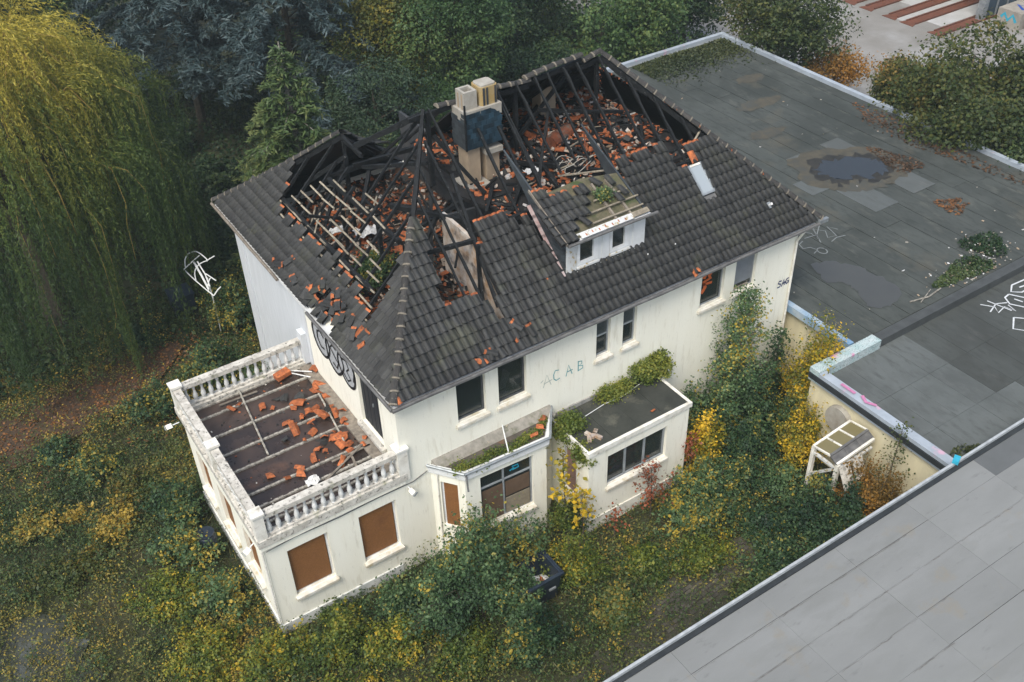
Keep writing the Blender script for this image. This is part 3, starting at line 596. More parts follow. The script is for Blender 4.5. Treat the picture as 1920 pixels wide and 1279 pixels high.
# balusters
prof=[(.070,0),(.070,.05),(.048,.07),(.045,.10),(.078,.20),(.083,.27),(.066,.36),(.040,.46),(.036,.52),(.052,.56),(.052,.60),(.040,.63),(.065,.67),(.065,.72)]
mb=MB(); n=8
for i,(r,z) in enumerate(prof):
    for k in range(n): mb.v.append((r*math.cos(2*math.pi*k/n),r*math.sin(2*math.pi*k/n),z))
for i in range(len(prof)-1):
    for k in range(n): mb.f.append((i*n+k,i*n+(k+1)%n,(i+1)*n+(k+1)%n,(i+1)*n+k)); mb.mi.append(0)
bal_me=mb.mesh('baluster',M['baluster'],True)
def balustrade(name,a,b_,nb,label=None):
    a=Vector(a);b_=Vector(b_);d=(b_-a).normalized()
    mb=MB(); mb.beam(a+Vector((0,0,1.08)),b_+Vector((0,0,1.08)),.25,.16); o=hp(name,mb,M['concrete'])
    if label: o['label']=label
    mb=MB(); mb.beam(a+Vector((0,0,.315)),b_+Vector((0,0,.315)),.22,.068); hp('base_rail',mb,M['concrete'],o)
    for k in range(nb):
        p=a.lerp(b_,(k+.5)/nb); link('baluster',bal_me,o,Matrix.Translation((p.x,p.y,4.285-4.0+a.z+.0+.0)) )
    return o
Z4=4.0
balustrade('balustrade',(AX+.20,.06,Z4),(-.16,.06,Z4),15,'front balustrade of the terrace')
balustrade('balustrade',(AX+.06,.22,Z4),(AX+.06,3.24,Z4),10)
balustrade('balustrade',(AX+.06,3.58,Z4),(AX+.06,AD-.22,Z4),10)
balustrade('balustrade',(AX+.20,AD-.06,Z4),(-.10,AD-.06,Z4),16,'rear balustrade of the terrace')
for (x,y,sz) in ((AX+.06,.06,.17),(AX+.06,3.41,.17),(AX+.06,AD-.06,.17),(0.02,.06,.19)):
    mb=MB(); mb.box(x-sz+.02,x+sz-.02,y-sz+.02,y+sz-.02,4.01,5.22); o=hp('balustrade_post',mb,M['plaster2'])
    mb=MB(); mb.box(x-sz-.02,x+sz+.02,y-sz-.02,y+sz+.02,5.22,5.29); hp('post_cap',mb,M['plaster2'],o)
mb=MB(); mb.box(-.20,-.002,6.42,6.80,4.28,5.5); hp('balustrade_post',mb,M['greyrender'])
def lamp(p,d,lab):
    p=Vector(p); d=Vector(d).normalized(); mb=MB(); mb.obox(p,d,d.orthogonal().normalized(),d.cross(d.orthogonal()).normalized(),.20,.16,.11); o=hp('floodlight',mb,M['plaster2']); o['label']=lab
    mb=MB(); mb.tube([p-d*.12,p-d*.35],.02,6); hp('lamp_arm',mb,M['white'],o)
    mb=MB(); mb.obox(p+d*.135,d,d.orthogonal().normalized(),d.cross(d.orthogonal()).normalized(),.02,.17,.10); hp('lamp_glass',mb,M['frame_grey'],o)
lamp((AX-.42,7.05,3.45),(-1,.2,-.2),'white floodlight on the far corner of the terrace wall'); lamp((AX-.26,.95,3.05),(-.9,-.3,-.3),'white lamp below the near corner post'); lamp((.16,-.2,3.55),(.2,-1,-.3),'small white lamp below the cornice')
mb=MB(); mb.tube([(AX-.06,-.03,3.8),(AX-.06,-.03,.5)],.03,6); hp('downpipe',mb,M['plaster2'])
# ---------------- bay
bpt=[(.92,0),(1.60,-.88),(4.50,-1.04),(5.40,-.03)]
def seg(i): return Vector((*bpt[i],0)),Vector((*bpt[i+1],0))
def bayface(i,holes,name='bay_wall'):
    a,b_=seg(i); U=(b_-a).normalized(); Nin=Vector((-U.y,U.x,0)); return wall(name,a,U,(b_-a).length,-.3,3.82,holes,Nin,.22,M['plaster']),a,U,Nin
_,a,U,Nn=bayface(0,[(.30,.86,1.5,3.45)])
o=window(a+U*.30+Vector((0,0,1.5)),U,Nn,.56,1.95,M['frame_white'],depth=.12,panes='interior'); 
c=a+U*.60+Nn*.085+Vector((0,0,2.475)); mb=MB(); mb.obox(c,U,Nn,(0,0,1),.46,.02,1.93); hp('board',mb,M['osb'],o)
_,a,U,Nn=bayface(1,[(.52,2.42,1.35,3.55)])
o=window(a+U*.52+Vector((0,0,1.35)),U,Nn,1.90,2.20,M['frame_grey'],bars_u=(.86,),bars_v=(1.58,),depth=.14,sillm=M['sill'],sill=(.12,.05),label='large four pane bay window with broken lower panes')
o2=a+U*.52+Nn*.105
for (u0,u1,v0,v1,mk) in ((.08,.82,.05,1.45,'osb'),(.92,1.80,.80,1.45,'osb'),(.92,1.80,.06,.72,'sill'),(.09,.5,.3,.5,'plaster2')):
    mb=MB(); mb.obox(o2+U*(u0+u1)/2+Vector((0,0,1.35+(v0+v1)/2)),U,Nn,(0,0,1),u1-u0,.012 if mk=='osb' else .018,v1-v0); hp('inner_board',mb,mat('window board',(.13,.085,.055),(.10,.065,.04),3,.8) if mk=='osb' else mat('dusty shelf',(.27,.235,.17),(.2,.17,.12),6,.9),o)
mb=MB(); g0=a+U*1.62+Nn*.125+Vector((0,0,3.18)); mb.ribbon([g0,g0+U*.15+Vector((0,0,.07)),g0+U*.08+Vector((0,0,.15)),g0+U*.30+Vector((0,0,.14)),g0+U*.33+Vector((0,0,.02)),g0+U*.10+Vector((0,0,.0))],.06,-Nn); hp('graffiti',mb,M['paint_cyan'],o)
bayface(2,[])
# tray roof
def offs(d,z): 
    return [(bpt[0][0]-d*.9,-.002,z),(bpt[1][0]-d*.45,bpt[1][1]-d,z),(bpt[2][0]+d*.45,bpt[2][1]-d,z),(bpt[3][0]+d*.2,-.002,z)]
mb=MB(); mb.prism(offs(.10,3.82),(0,0,.12)); mb.prism(offs(.05,3.94),(0,0,.02)); hp('bay_cornice',mb,M['white'])
mb=MB(); o_=offs(.10,3.942); i_=offs(-.02,3.942)
for k in range(3):
    mb.box8([o_[k],o_[k+1],i_[k+1],i_[k]]+[tuple(Vector(p)+Vector((0,0,.16))) for p in (o_[k],o_[k+1],i_[k+1],i_[k])])
hp('bay_cornice',mb,M['white'])
mb=MB(); o_=offs(.13,4.00); 
for k in range(3): mb.tube([Vector(o_[k])+Vector((0,0,.12)),Vector(o_[k+1])+Vector((0,0,.12))],.045,6)
hp('bay_gutter',mb,M['metal'])
mb=MB(); mb.prism([(1.05,-.01,3.96),(1.62,-.80,3.96),(4.48,-.96,3.96),(5.3,-.02,3.96)],(0,0,.05)); hp('bay_roof',mb,mat('bay tray',(.10,.085,.07),(.06,.055,.045),3,.9,.4,spots=[((.20,.10,.05),2,.6,.75,False)]))
mb=MB(); mb.box8([(.95,-.003,4.0),(5.35,-.003,4.0),(5.35,-.30,4.0),(1.1,-.30,4.0),(.98,-.003,4.24),(5.35,-.003,4.24),(5.35,-.04,4.24),(1.0,-.04,4.24)]); hp('bay_flashing',mb,mat('mossy mortar fillet',(.30,.28,.24),(.20,.19,.16),5,.9,.3,spots=[((.10,.11,.06),3,.56,.72,False),((.42,.36,.28),6,.62,.75,False)]))
mb=MB(); mb.tube([(3.15,-.95,4.14),(3.52,-.05,4.36)],.022,6); hp('loose_pipe',mb,M['iron'])
mb=MB(); mb.tube([(1.62,-.95,4.10),(1.50,-1.25,3.62)],.03,6); hp('downpipe',mb,M['gutter'])
mb=MB(); mb.tube([(1.02,-.22,3.9),(1.0,-.2,0)],.025,6); hp('downpipe',mb,M['plaster2'])
mb=MB(); mb.box(.97,5.45,-.10,-.003,-.3,.3); hp('wall_plinth',mb,M['plinth'])
# ---------------- extension
EX0,EX1,EY=5.44,9.57,-2.02
wall('extension_wall',(EX0,EY,0),X_,EX1-EX0,-.6,3.5,[(.76,3.22,1.70,3.06),(1.12,2.02,.02,.40)],Y_,.28,M['plaster'])
wall('extension_wall',(EX0,EY+.28,0),Y_,-EY-.29,-.6,3.5,[(.36,1.12,1.05,3.02)],X_,.28,M['plaster'])
wall('extension_wall',(EX1,EY+.28,0),Y_,-EY-.29,-.6,3.5,[],-X_,.28,M['plaster'])
o=window((EX0+.76,EY,1.70),X_,Y_,2.46,1.36,M['frame_grey'],bars_u=(.80,1.60),depth=.14,sillm=M['sill'],sill=(.10,.06),fw=.075,label='three part strip window of the small flat roofed extension')
mb=MB(); mb.ribbon([(EX0+.95,EY+.3,2.2),(EX0+1.2,EY+.3,2.6),(EX0+1.4,EY+.3,2.3),(EX0+1.3,EY+.3,2.5)],.16,(0,-1,0)); hp('graffiti',mb,M['paint_orange'],o)
mb=MB(); mb.ribbon([(EX0+.95,EY+.3,1.9),(EX0+1.3,EY+.3,2.05),(EX0+1.5,EY+.3,1.9)],.16,(0,-1,0)); hp('graffiti',mb,M['paint_royal'],o)
mb=MB(); mb.box(EX0+1.7,EX0+2.2,EY+.4,EY+.43,1.75,2.4); hp('inner_board',mb,M['osb'],o)
window((EX0+1.12,EY,.02),X_,Y_,.90,.38,M['oldwood'],depth=.12,sillm=M['sill'],sill=(.06,.05),panes='interior',label='low cellar window at the foot of the extension')
mb=MB(); mb.box(EX0+.12,EX0+.16,EY+.28+.37,EY+.28+1.11,1.06,3.01); o=hp('side_door',mb,M['pinkboard']); mb=MB(); mb.box(EX0+.03,EX0+.12,EY+.28+1.04,EY+.28+1.115,1.06,3.01); mb.box(EX0+.03,EX0+.12,EY+.28+.365,EY+.28+.42,1.06,3.01); hp('door_frame',mb,M['white'],o)
mb=MB(); mb.box(EX0-.05,EX1+.03,EY-.04,EY-.003,-.6,.75-.25); hp('extension_plinth',mb,M['plaster2'])
er=MB(); er.box(EX0+.02,EX1-.02,EY+.02,-.005,3.5,3.60); er=hp('extension_roof',er,M['felt_dark'])
for k in range(4):
    mb=MB(); a=EX0+.03+k*1.02; mb.box(a,a+1.012,EY+.05,-.06,3.601,3.622+.006*(k%2)); hp('felt_strip',mb,M['felt_dark'],er)
mb=MB(); mb.box(EX0-.06,EX1+.06,EY-.06,EY+.05,3.46,3.64); mb.box(EX1-.05,EX1+.06,EY+.05,-.01,3.46,3.64); mb.box(EX0-.06,EX0+.02,EY+.05,-.01,3.46,3.64); hp('extension_fascia',mb,M['plaster2'])
mb=MB(); mb.tube([(EX0+.2,-.95,3.66),(6.3,-.62,3.67),(7.2,-.5,3.67),(7.9,-.55,3.67),(8.8,-.38,3.67),(9.5,-.3,3.67)],.013,5); hp('loose_cable',mb,M['white'])
mb=MB(); mb.box(5.6,9.5,-.055,-.003,3.6,3.78); hp('roof_flashing',mb,M['lead'])
# ------------------------------------------------------------------ roof
EZ=7.18
def zf(y): return EZ+.85*(y+.27)            # front slope
def zl(x): return EZ+1.02*(x+.13)           # left slope
def hipL(y): return -.13+(y+.27)*5/6.27      # x of the front left hip at y
def hipR(y): return 16.7-(y+.27)*5/6.27
APX=Vector((4.87,6.0,12.32)); APR=Vector((11.72,6.0,12.38)); WPK=Vector((3.33,9.04,10.73))
TW,TL=.225,.345
def tile_mesh(name,mat_a,mat_b):
    mb=MB(); xs_=[0,.012,.045,.085,.125,.16,.19,.21,.226]; hs=[-.006,.034,.060,.066,.046,.014,-.006,-.012,-.008]
    rows=[(0,.062),(.345,.004),(.415,-.006)]
    for (y,dz) in rows:
        for x,h in zip(xs_,hs): mb.v.append((x,y,h+dz))
    for x,h in zip(xs_,hs): mb.v.append((x,.0,h+.062-.052))
    n=9
    for r in range(2):
        for i in range(8): mb.f.append((r*n+i,r*n+i+1,(r+1)*n+i+1,(r+1)*n+i)); mb.mi.append(r)
    for i in range(8): mb.f.append((3*n+i,3*n+i+1,i+1,i)); mb.mi.append(0)
    return mb.mesh(name,[mat_a,mat_b],False)
tile_me=tile_mesh('roof_tile',M['tile'],M['tile_orange']); tile_dk=tile_mesh('roof_tile',M['tile'],M['tile'])
tile_v=np.array([v.co[:] for v in tile_me.vertices]); tile_q=np.array([p.vertices[:] for p in tile_me.polygons]); tile_mi=np.array([p.material_index for p in tile_me.polygons])
ALLT=[]   # (parent, matrix, distance)
def slope(name,O,U,V,ulen,vlen,keep,lab=None,parent=None,orange=None,u0=0,jag=True,sag=None):
    O=Vector(O);U=Vector(U).normalized();V=Vector(V).normalized();Nn=U.cross(V).normalized()
    mb=MB(); mats_=[]
    nv=int(vlen/TL)+1; nu=int(ulen/TW)+1
    for j in range(nv):
        for i in range(-1,nu):
            u=u0+i*TW; v=j*TL
            c=O+U*(u+TW/2)+V*(v+TL/2)
            if not keep(c,u+TW/2,v+TL/2): continue
            up=c+V*TL; top=not keep(up,u+TW/2,v+TL*1.5); hip=orange is not None and orange(c)
            if top and not hip and rnd.random()<.22 and jag: continue
            s=sag(c) if sag else 0
            p=O+U*u+V*v+Nn*(.02+s+rnd.uniform(0,.005))
            a=rnd.uniform(-.012,.012)+(rnd.uniform(-.16,.16) if rnd.random()<.025 else 0)
            m4=Matrix((U,V,Nn)).transposed().to_4x4(); m4=m4@Matrix.Rotation(a,4,'Z')@Matrix.Rotation(rnd.uniform(-.008,.008),4,'X'); m4.translation=p
            mats_.append((m4,top and not hip and rnd.random()<.72))
            mb.quad(c-U*.1125-V*.1725-Nn*.03,c+U*.1125-V*.1725-Nn*.03,c+U*.1125+V*.1725-Nn*.03,c-U*.1125+V*.1725-Nn*.03)
    o=hp(name,mb,M['charboard'],parent)
    if lab: o['label']=lab
    for m4,og in mats_: ALLT.append((o,m4,(m4.translation-CAM).length,og))
    return o
def xmaxL(y):
    T=[(-.27,.78),(2.46,.80),(3.57,.90),(4.2,1.18),(4.83,.95),(5.6,1.25),(6.65,1.08),(7.6,.95),(8.84,1.02),(9.84,1.22),(10.64,2.2),(13.6,3)]
    for (a,b_),(c,d) in zip(T,T[1:]):
        if a<=y<=c: return b_+(d-b_)*(y-a)/(c-a)
    return 0
def kl(c,u,v):
    x,y=c.x,c.y
    if y<-.27+.05 or x>hipL(y)-.02 and y<6: return False
    if x> -.13+(13.58-y)/1.312-.02: return False
    if y>3.62 and y<5.5 and x<.62 and ((int(u*7)+int(v*5))%3!=0): return False
    if x<xmaxL(y): return True
    T=[(.80,2.46),(1.3,2.52),(2.43,3.02),(3.1,3.6)]
    for (a,b_),(cx,d) in zip(T,T[1:]):
        if a<=x<=cx: return y<b_+(d-b_)*(x-a)/(cx-a)
    return False
LS=slope('left_roof_slope',(-.13,13.58,EZ),(0,-1,0),(1,0,1.02),13.9,8.2,kl,'left roof slope with its upper tiles burnt away',None,lambda c: c.x>hipL(c.y)-.75 or c.x>-.13+(13.58-c.y)/1.312-.75)
def ymaxF(x):
    if x<2.6: return 9
    if x<3.12: return 9 if False else -1
    return 0
def kf(c,u,v):
    x,y=c.x,c.y
    if x<hipL(y)+.02 or x>hipR(y)-.02: return False
    if 6.62<x<9.78 and y>1.25: return False
    if 12.66<x<13.18 and 1.42<y<2.36: return False
    if (abs(x-4.05)<.15 and abs(y-.93)<.16): return False
    if x<3.15: 
        if y<1.18: return True
        return x<2.55+(y-1.2)*.24
    if x<4.25: return y<1.20
    if x<4.62: return y<1.2 or x>4.25+(y-1.2)*.21 and y<2.9
    if x<6.3: return y<(2.95 if x<5.9 else 2.75)
    if x<6.66: return y<2.05
    if x<10.2: return y<2.5
    if x<12.35: return y<3.05
    if x<12.95: return y<2.42
    return y<2.9
FS=slope('front_roof_slope',(-.13,-.27,EZ),(1,0,0),(0,1,.85),16.9,8.2,kf,'front roof slope of dark tiles below the burnt hole',None,lambda c: c.x<hipL(c.y)+.65 or c.x>hipR(c.y)-.6 or 6.5<c.x<9.9 and c.y<1.6 or 12.5<c.x<13.3 and c.y<1.5)
RS=slope('right_roof_slope',(16.7,-.27,EZ),(0,1,0),(-1,0,1.04),12.6,7.3,lambda c,u,v: c.x<16.7-(c.y+.27)*5/6.27*0 and c.x>11.75 and c.y>-.27+(16.7-c.x)*6.27/5 and c.y<12.3-(16.7-c.x)*6.3/5 and c.x>13.3)
# dormer
DX0,DX1,DY=6.65,9.72,.93
DS=.466
def zd(y): return 9.46+DS*(y-.72)
dm=wall('dormer',(DX0+.03,DY,0),X_,DX1-DX0-.06,8.17,9.50,[(.44,1.08,8.44,9.34),(1.70,2.30,8.44,9.34)],Y_,.10,M['white'])
dm['label']='white dormer with two dark windows and slate clad cheeks'
mb=MB(); mb.box(DX0,DX0+.38,DY-.03,DY-.004,8.19,9.48); hp('corner_board',mb,M['white_peel'],dm)
mb=MB(); mb.box(8.02,8.30,DY-.03,DY-.004,8.3,9.48); hp('pier_board',mb,M['white'],dm)
mb=MB(); mb.box(9.24,DX1,DY-.03,DY-.004,8.22,9.48); hp('corner_board',mb,M['white'],dm)
for (a,b_) in ((.44,1.08),(1.70,2.30)):
    x0=DX0+.03+a; w_=b_-a; mb=MB()
    for q in ((x0-.05,x0+.05,8.40,9.38),(x0+w_-.07,x0+w_+.10,8.40,9.38)): mb.box(q[0],q[1],DY-.022,DY+.05,q[2],q[3])
    mb.box(x0+.05,x0+w_-.07,DY-.02,DY+.05,8.40,8.49); mb.box(x0+.05,x0+w_-.07,DY-.02,DY+.05,9.29,9.38); hp('window_frame',mb,M['frame_white'],dm)
    mb=MB(); mb.box(x0+.05,x0+w_-.07,DY+.06,DY+.07,8.49,9.29); hp('pane',mb,M['glass'],dm)
    mb=MB(); mb.box(x0-.08,x0+w_+.12,DY-.10,DY-.004,8.30,8.36); hp('window_sill',mb,M['white_peel'],dm)
mb=MB(); mb.box(DX0+.1,DX1-.1,DY+.5,DY+.52,8.3,9.5); hp('dark_lining',mb,M['interior'],dm)
mb=MB(); mb.box(DX0+.35,DX1,DY-.07,DY-.004,8.135,8.215); hp('sill_flashing',mb,M['white_peel'],dm)
for sx,X0 in ((-1,DX0),(1,DX1)):
    tri=[(X0,DY+.02,8.2),(X0,DY+.02,zd(DY+.02)-.05),(X0,4.3,zd(4.3)-.06),(X0,4.3,zf(4.3))]
    mb=MB(); mb.prism(tri,(-sx*.06,0,0)); hp('dormer_cheek',mb,M['slate_grey'],dm)
sl=MB(); sl.box(-.003,.011,0,.20,0,.16); sl_me=sl.mesh('slate',M['slate_grey'])
for j in range(14):
    z=8.22+j*.12
    ya=max(DY+.03,(z-7.41)/.85-.0); yb=DY+2.7
    y=DY+.03+(j%2)*.09
    while True:
        # keep only inside the triangle between roof slope and dormer roof
        lo=(z+.12-7.41)/.85
        if y>3.4: break
        if z>zf(y+.1)-.03 and z+.12<zd(y)-.03 :
            link('slate',sl_me,dm,Matrix.Translation((DX0-.012,y,z))@Matrix.Rotation(-.05,4,'Y')@Matrix.Rotation(rnd.uniform(-.05,.05),4,'X'))
        y+=.185
mb=MB()
for k in range(7):
    a=DY-.02+k*.26; mb.obox((DX0-.10,a+.13,zf(a+.13)+.075),(0,1,.85),(1,0,0),(0,-.85,1),.34,.13,.014)
hp('cheek_flashing',mb,M['pinkmoss'],dm)
# dormer roof
def kd(c,u,v):
    if v<.34: return u<.55
    if v<.69: return u<.62
    if v<1.04: return u<1.25
    if v<1.38: return u<1.60
    if v<1.74: return u<1.70
    if v<2.08: return .0<u<.4
    return False
DR=slope('dormer_roof',(DX0-.12,.70,9.47),(1,0,0),(0,1,DS),DX1-DX0+.2,2.5,kd,None,dm)
dmt=[(2.45,.70,.0),(2.55,1.36,.0),(2.15,1.45,.35),(.95,.30,.25),(2.75,.85,.1)]
Ud=Vector((1,0,0)); Vd=Vector((0,1,DS)).normalized(); Nd=Ud.cross(Vd)
for (u,v,a) in dmt:
    m4=Matrix((Ud,Vd,Nd)).transposed().to_4x4()@Matrix.Rotation(a,4,'Z'); m4.translation=Vector((DX0-.12,.70,9.47))+Ud*u+Vd*v+Nd*.03; ALLT.append((DR,m4,(m4.translation-CAM).length,False))
mb=MB(); mb.prism([(DX0-.03,.78,zd(.78)-.09),(DX1+.03,.78,zd(.78)-.09),(DX1+.03,2.35,zd(2.35)-.09),(8.4,2.6,zd(2.6)-.09),(DX0-.03,2.5,zd(2.5)-.09)],(0,0,-.04)); hp('roof_boarding',mb,mat('rotten boarding',(.13,.115,.075),(.07,.07,.04),4,.95,.4,spots=[((.05,.07,.025),2.5,.55,.7,False)]),dm)
for v,a,b_ in ((.36,1.2,3.15),(.72,1.2,3.2),(1.07,1.7,3.0)):
    mb=MB(); p=Vector((DX0-.12,.70,9.47))+Vd*v; mb.beam(p+Ud*a+Nd*.01,p+Ud*b_+Nd*.02,.05,.045,Nd); hp('batten',mb,M['batten'],dm)
for u in (2.05,2.6):
    mb=MB(); p=Vector((DX0-.12,.70,9.47))+Ud*u; mb.beam(p+Vd*.1-Nd*.06,p+Vd*1.7-Nd*.06,.07,.09,Nd); hp('rafter',mb,M['oldwood'],dm)
mb=MB(); p=Vector((DX0-.12,.70,9.47)); mb.obox(p+Ud*1.55+Vd*.10+Nd*.035,Ud,Vd,Nd,2.0,.20,.02); hp('eave_board',mb,M['white_peel'],dm)
mb=MB(); mb.obox(p+Ud*2.85+Vd*.13+Nd*.02,Ud,Vd,Nd,.7,.18,.03); hp('eave_board',mb,M['batten'],dm)
for k in range(7):
    mb=MB(); mb.obox(p+Ud*(.75+k*.25)+Vd*(.08+.03*(k%2))+Nd*.05,Ud,Vd,Nd,.035,.09,.012); hp('rusty_bracket',mb,M['tile_orange'],dm)
mb=MB(); mb.tube([(DX0-.12,.64,9.43),(DX1+.25,.64,9.43)],.05,7); hp('dormer_gutter',mb,M['gutter'],dm)
mb=MB(); mb.box(DX0-.05,DX1+.05,.70,DY-.005,9.36,9.43); hp('dormer_soffit',mb,M['white'],dm)
mb=MB(); mb.beam((DX0-.14,.66,9.47),(DX0-.14,2.7,zd(2.7)+.02),.03,.10); hp('verge_board',mb,M['oldwood'],dm)
# ridge tiles
mb=MB(); n=7; prof_=[(.0,.135),(.05,.14),(.0501,.125),(.40,.108)]
for (x,r) in prof_:
    for k in range(n):
        t=math.pi*(k/(n-1)); mb.v.append((x,r*math.cos(t),r*math.sin(t)*.85))
for i in range(3):
    for k in range(n-1): mb.f.append((i*n+k,i*n+k+1,(i+1)*n+k+1,(i+1)*n+k)); mb.mi.append(1 if i==0 else 0)
mb.f.append(tuple(range(n))); mb.mi.append(1)
ridge_me=mb.mesh('ridge_tile',[M['ridge'],M['mortar']],False)
def ridge_line(a,b_,lift=.05,skip=(),sagf=None,step=.37):
    a=Vector(a);b_=Vector(b_);L_=(b_-a).length;n_=int(L_/step); 
    for k in range(n_):
        if k in skip: continue
        p=a.lerp(b_,k/n_); q=a.lerp(b_,(k+1)/n_)
        if sagf: p=p+Vector((0,0,sagf(k/n_))); q=q+Vector((0,0,sagf((k+1)/n_)))
        d=(q-p).normalized(); sx=Vector((0,0,1)).cross(d).normalized(); u=d.cross(sx)
        m4=Matrix((d,sx,u)).transposed().to_4x4()@Matrix.Rotation(rnd.uniform(-.05,.05),4,'Z'); m4.translation=p+u*lift; link('ridge_tile',ridge_me,H,m4)
hl0=Vector((-.13,-.27,EZ)); hlt=hl0.lerp(APX,.605)
ridge_line(hl0,hlt,.06)
ridge_line((16.7,-.27,EZ),APR,.06)
ridge_line((7.2,6.0,12.26),(8.85,6.0,12.12),.08,sagf=lambda t:-.03*math.sin(t*3.1))
ridge_line((8.65,6.0,12.22),(10.95,6.0,12.48),.08,sagf=lambda t:.03*math.sin(t*5))
ridge_line((11.0,6.0,12.22),APR+Vector((0.05,0,.02)),.08)
ridge_line((5.3,6.0,12.18),(6.05,6.0,12.14),.08)
ridge_line((-.13,13.58,EZ),WPK,.06,sagf=lambda t:-.10*math.sin(t*3.1))
ridge_line((6.2,12.6,8.0),WPK,.06,skip=(0,1,2),sagf=lambda t:-.12*math.sin(t*3.1))
# decks of the slopes that face away
mb=MB(); mb.prism([(6.4,6.05,12.2),(11.7,6.05,12.28),(16.65,12.25,EZ),(7.1,12.25,EZ),(6.4,9,9.85)],(0,0,-.06)); hp('back_roof_slope',mb,M['charboard'])
mb=MB(); mb.prism([(-.1,13.55,EZ),(3.33,9.06,10.70),(3.75,9.5,10.36),(4.2,10.2,9.80),(5.3,11.5,8.75),(6.9,13.5,EZ)],(0,0,-.05)); hp('wing_roof_slope',mb,M['tile'])
mb=MB(); mb.prism([(7.0,13.5,EZ),(3.75,9.5,10.34),(3.36,9.0,10.70),(3.6,8.9,10.4),(5.4,10.9,8.5),(6.9,12.0,7.3)],(0,0,-.05)); hp('wing_roof_slope',mb,M['charboard'])
Uw=Vector((3.67,4.54,-3.55)).normalized(); Vw=Vector((-.70,.68,.16)); Vw=(Vw-Uw*Vw.dot(Uw)).normalized()
slope('wing_roof_slope',WPK-Vw*.95+Uw*.25,Uw,Vw,4.6,1.0,lambda c,u,v: v>(.55 if u<1.0 or 2.2<u<3 else .2) and u<4.4 and u>.1,'sagging strip of tiles right of the rear peak',None,lambda c:True,0,False,lambda c:-.12*math.sin((c-WPK).length*.8))
mb=MB(); mb.prism([(-.05,12.32,6.9),(16,12.32,6.9),(16,12.5,6.9),(6.9,13.5,7.1),(-.05,13.5,7.1)],(0,0,.06)); hp('rear_soffit',mb,M['charboard'])
# nearest 300 tiles are objects, the rest joined per slope
ALLT.sort(key=lambda t:t[2])
rest={}
for k,(o,m4,d,og) in enumerate(ALLT):
    if k<300: link('roof_tile',tile_me if og else tile_dk,o,m4)
    else: rest.setdefault(o.name,(o,[]))[1].append((m4,og))
for nm,(o,ms) in rest.items():
    co=np.concatenate([(tile_v@np.array(m4.to_3x3()).T)+np.array(m4.translation) for m4,og in ms]); nvt=len(tile_v)
    q=np.concatenate([tile_q+i*nvt for i in range(len(ms))]); mi=np.concatenate([tile_mi*(1 if og else 0) for m4,og in ms])
    me=npmesh('roof_tiles',co,q,np.zeros(len(q)),[M['tile'],M['tile_orange']],mi); x=link('roof_tiles',me,o); x['kind']='stuff'
# rafters
def beam_part(name,p,q,w_=.10,h_=.15,m='char',up=(0,0,1),bits=2):
    """charred member with slight sag and uneven section"""
    p=Vector(p);q=Vector(q); mb=MB(); N_=max(3,int((q-p).length/.35)); d=(q-p).normalized(); sx=d.cross(Vector(up)); sx=sx.normalized() if sx.length>.01 else Vector((1,0,0)); uu=sx.cross(d)
    bx=rnd.uniform(-.02,.02); bz=rnd.uniform(-.03,.01); base=len(mb.v)
    for i in range(N_+1):
        t=i/N_; c=p.lerp(q,t)+sx*bx*math.sin(t*3.14)+uu*bz*math.sin(t*3.14)+sx*rnd.uniform(-.009,.009)+uu*rnd.uniform(-.008,.008)
        s=rnd.uniform(.74,1.10) if m=='char' else 1
        for (a,b_) in ((-1,-1),(1,-1),(1,1),(-1,1)): mb.v.append(tuple(c+sx*a*w_/2*s+uu*b_*h_/2*s))
    for i in range(N_):
        for k in range(4): mb.f.append((base+i*4+k,base+i*4+(k+1)%4,base+i*4+4+(k+1)%4,base+i*4+4+k)); mb.mi.append(0)
    mb.f.append((base+3,base+2,base+1,base)); e=base+N_*4; mb.f.append((e,e+1,e+2,e+3)); mb.mi+=[0,0]
    return hp(name,mb,M[m])
x=.42
while x<16.4:
    yt=min(5.94,(x+.13)*6.27/5-.27-.06,(16.7-x)*6.27/5-.27-.06)
    if yt>.5 and not (5.75<x<7.2):
        xj=x+rnd.uniform(-.06,.06); y0=-.1
        if 6.5<x<9.8: y0=3.4
        beam_part('rafter',(xj,y0,zf(y0)-.16),(xj+rnd.uniform(-.08,.08),yt,zf(yt)-.14+rnd.uniform(-.05,.02)),rnd.uniform(.062,.082),rnd.uniform(.09,.115))
    x+=rnd.choice((.50,.62,.66,.74))
for xx_,yt in ((6.2,5.1),(6.9,5.0),(7.35,5.9)): beam_part('rafter',(xx_,2.3,zf(2.3)-.16),(xx_+.05,yt,zf(yt)-.14),rnd.uniform(.062,.082),rnd.uniform(.09,.115))
y=.75
while y<13.3:
    if y<6: xt=hipL(y)-.05
    elif y<8.1: xt=(.83*(12.3-y))/1.02-.13-.05
    elif y<9.04: xt=3.28
    else: xt=-.13+(13.58-y)/1.312-.05
    if xt>.5:
        if 6.9<y<9.0: xt=min(xt,rnd.uniform(1.8,3.0))
        beam_part('rafter',(0,y,zl(0)-.16),(xt,y+rnd.uniform(-.06,.06),zl(xt)-.14),rnd.uniform(.062,.082),rnd.uniform(.09,.115))
    y+=.78
beam_part('hip_rafter',hl0+Vector((.3,.3,.1)),APX+Vector((0,0,-.05)),.13,.18)
beam_part('hip_rafter',(16.4,.1,EZ+.1),APR+Vector((0,0,-.12)),.13,.18)
beam_part('hip_rafter',(.2,13.2,EZ+.1),WPK+Vector((0,0,-.12)),.13,.18)
beam_part('hip_rafter',(6.6,13.1,EZ+.1),WPK+Vector((0,0,-.12)),.13,.18)
beam_part('valley_rafter',(3.4,8.2,10.6),APX+Vector((-.1,.1,-.2)),.13,.18)
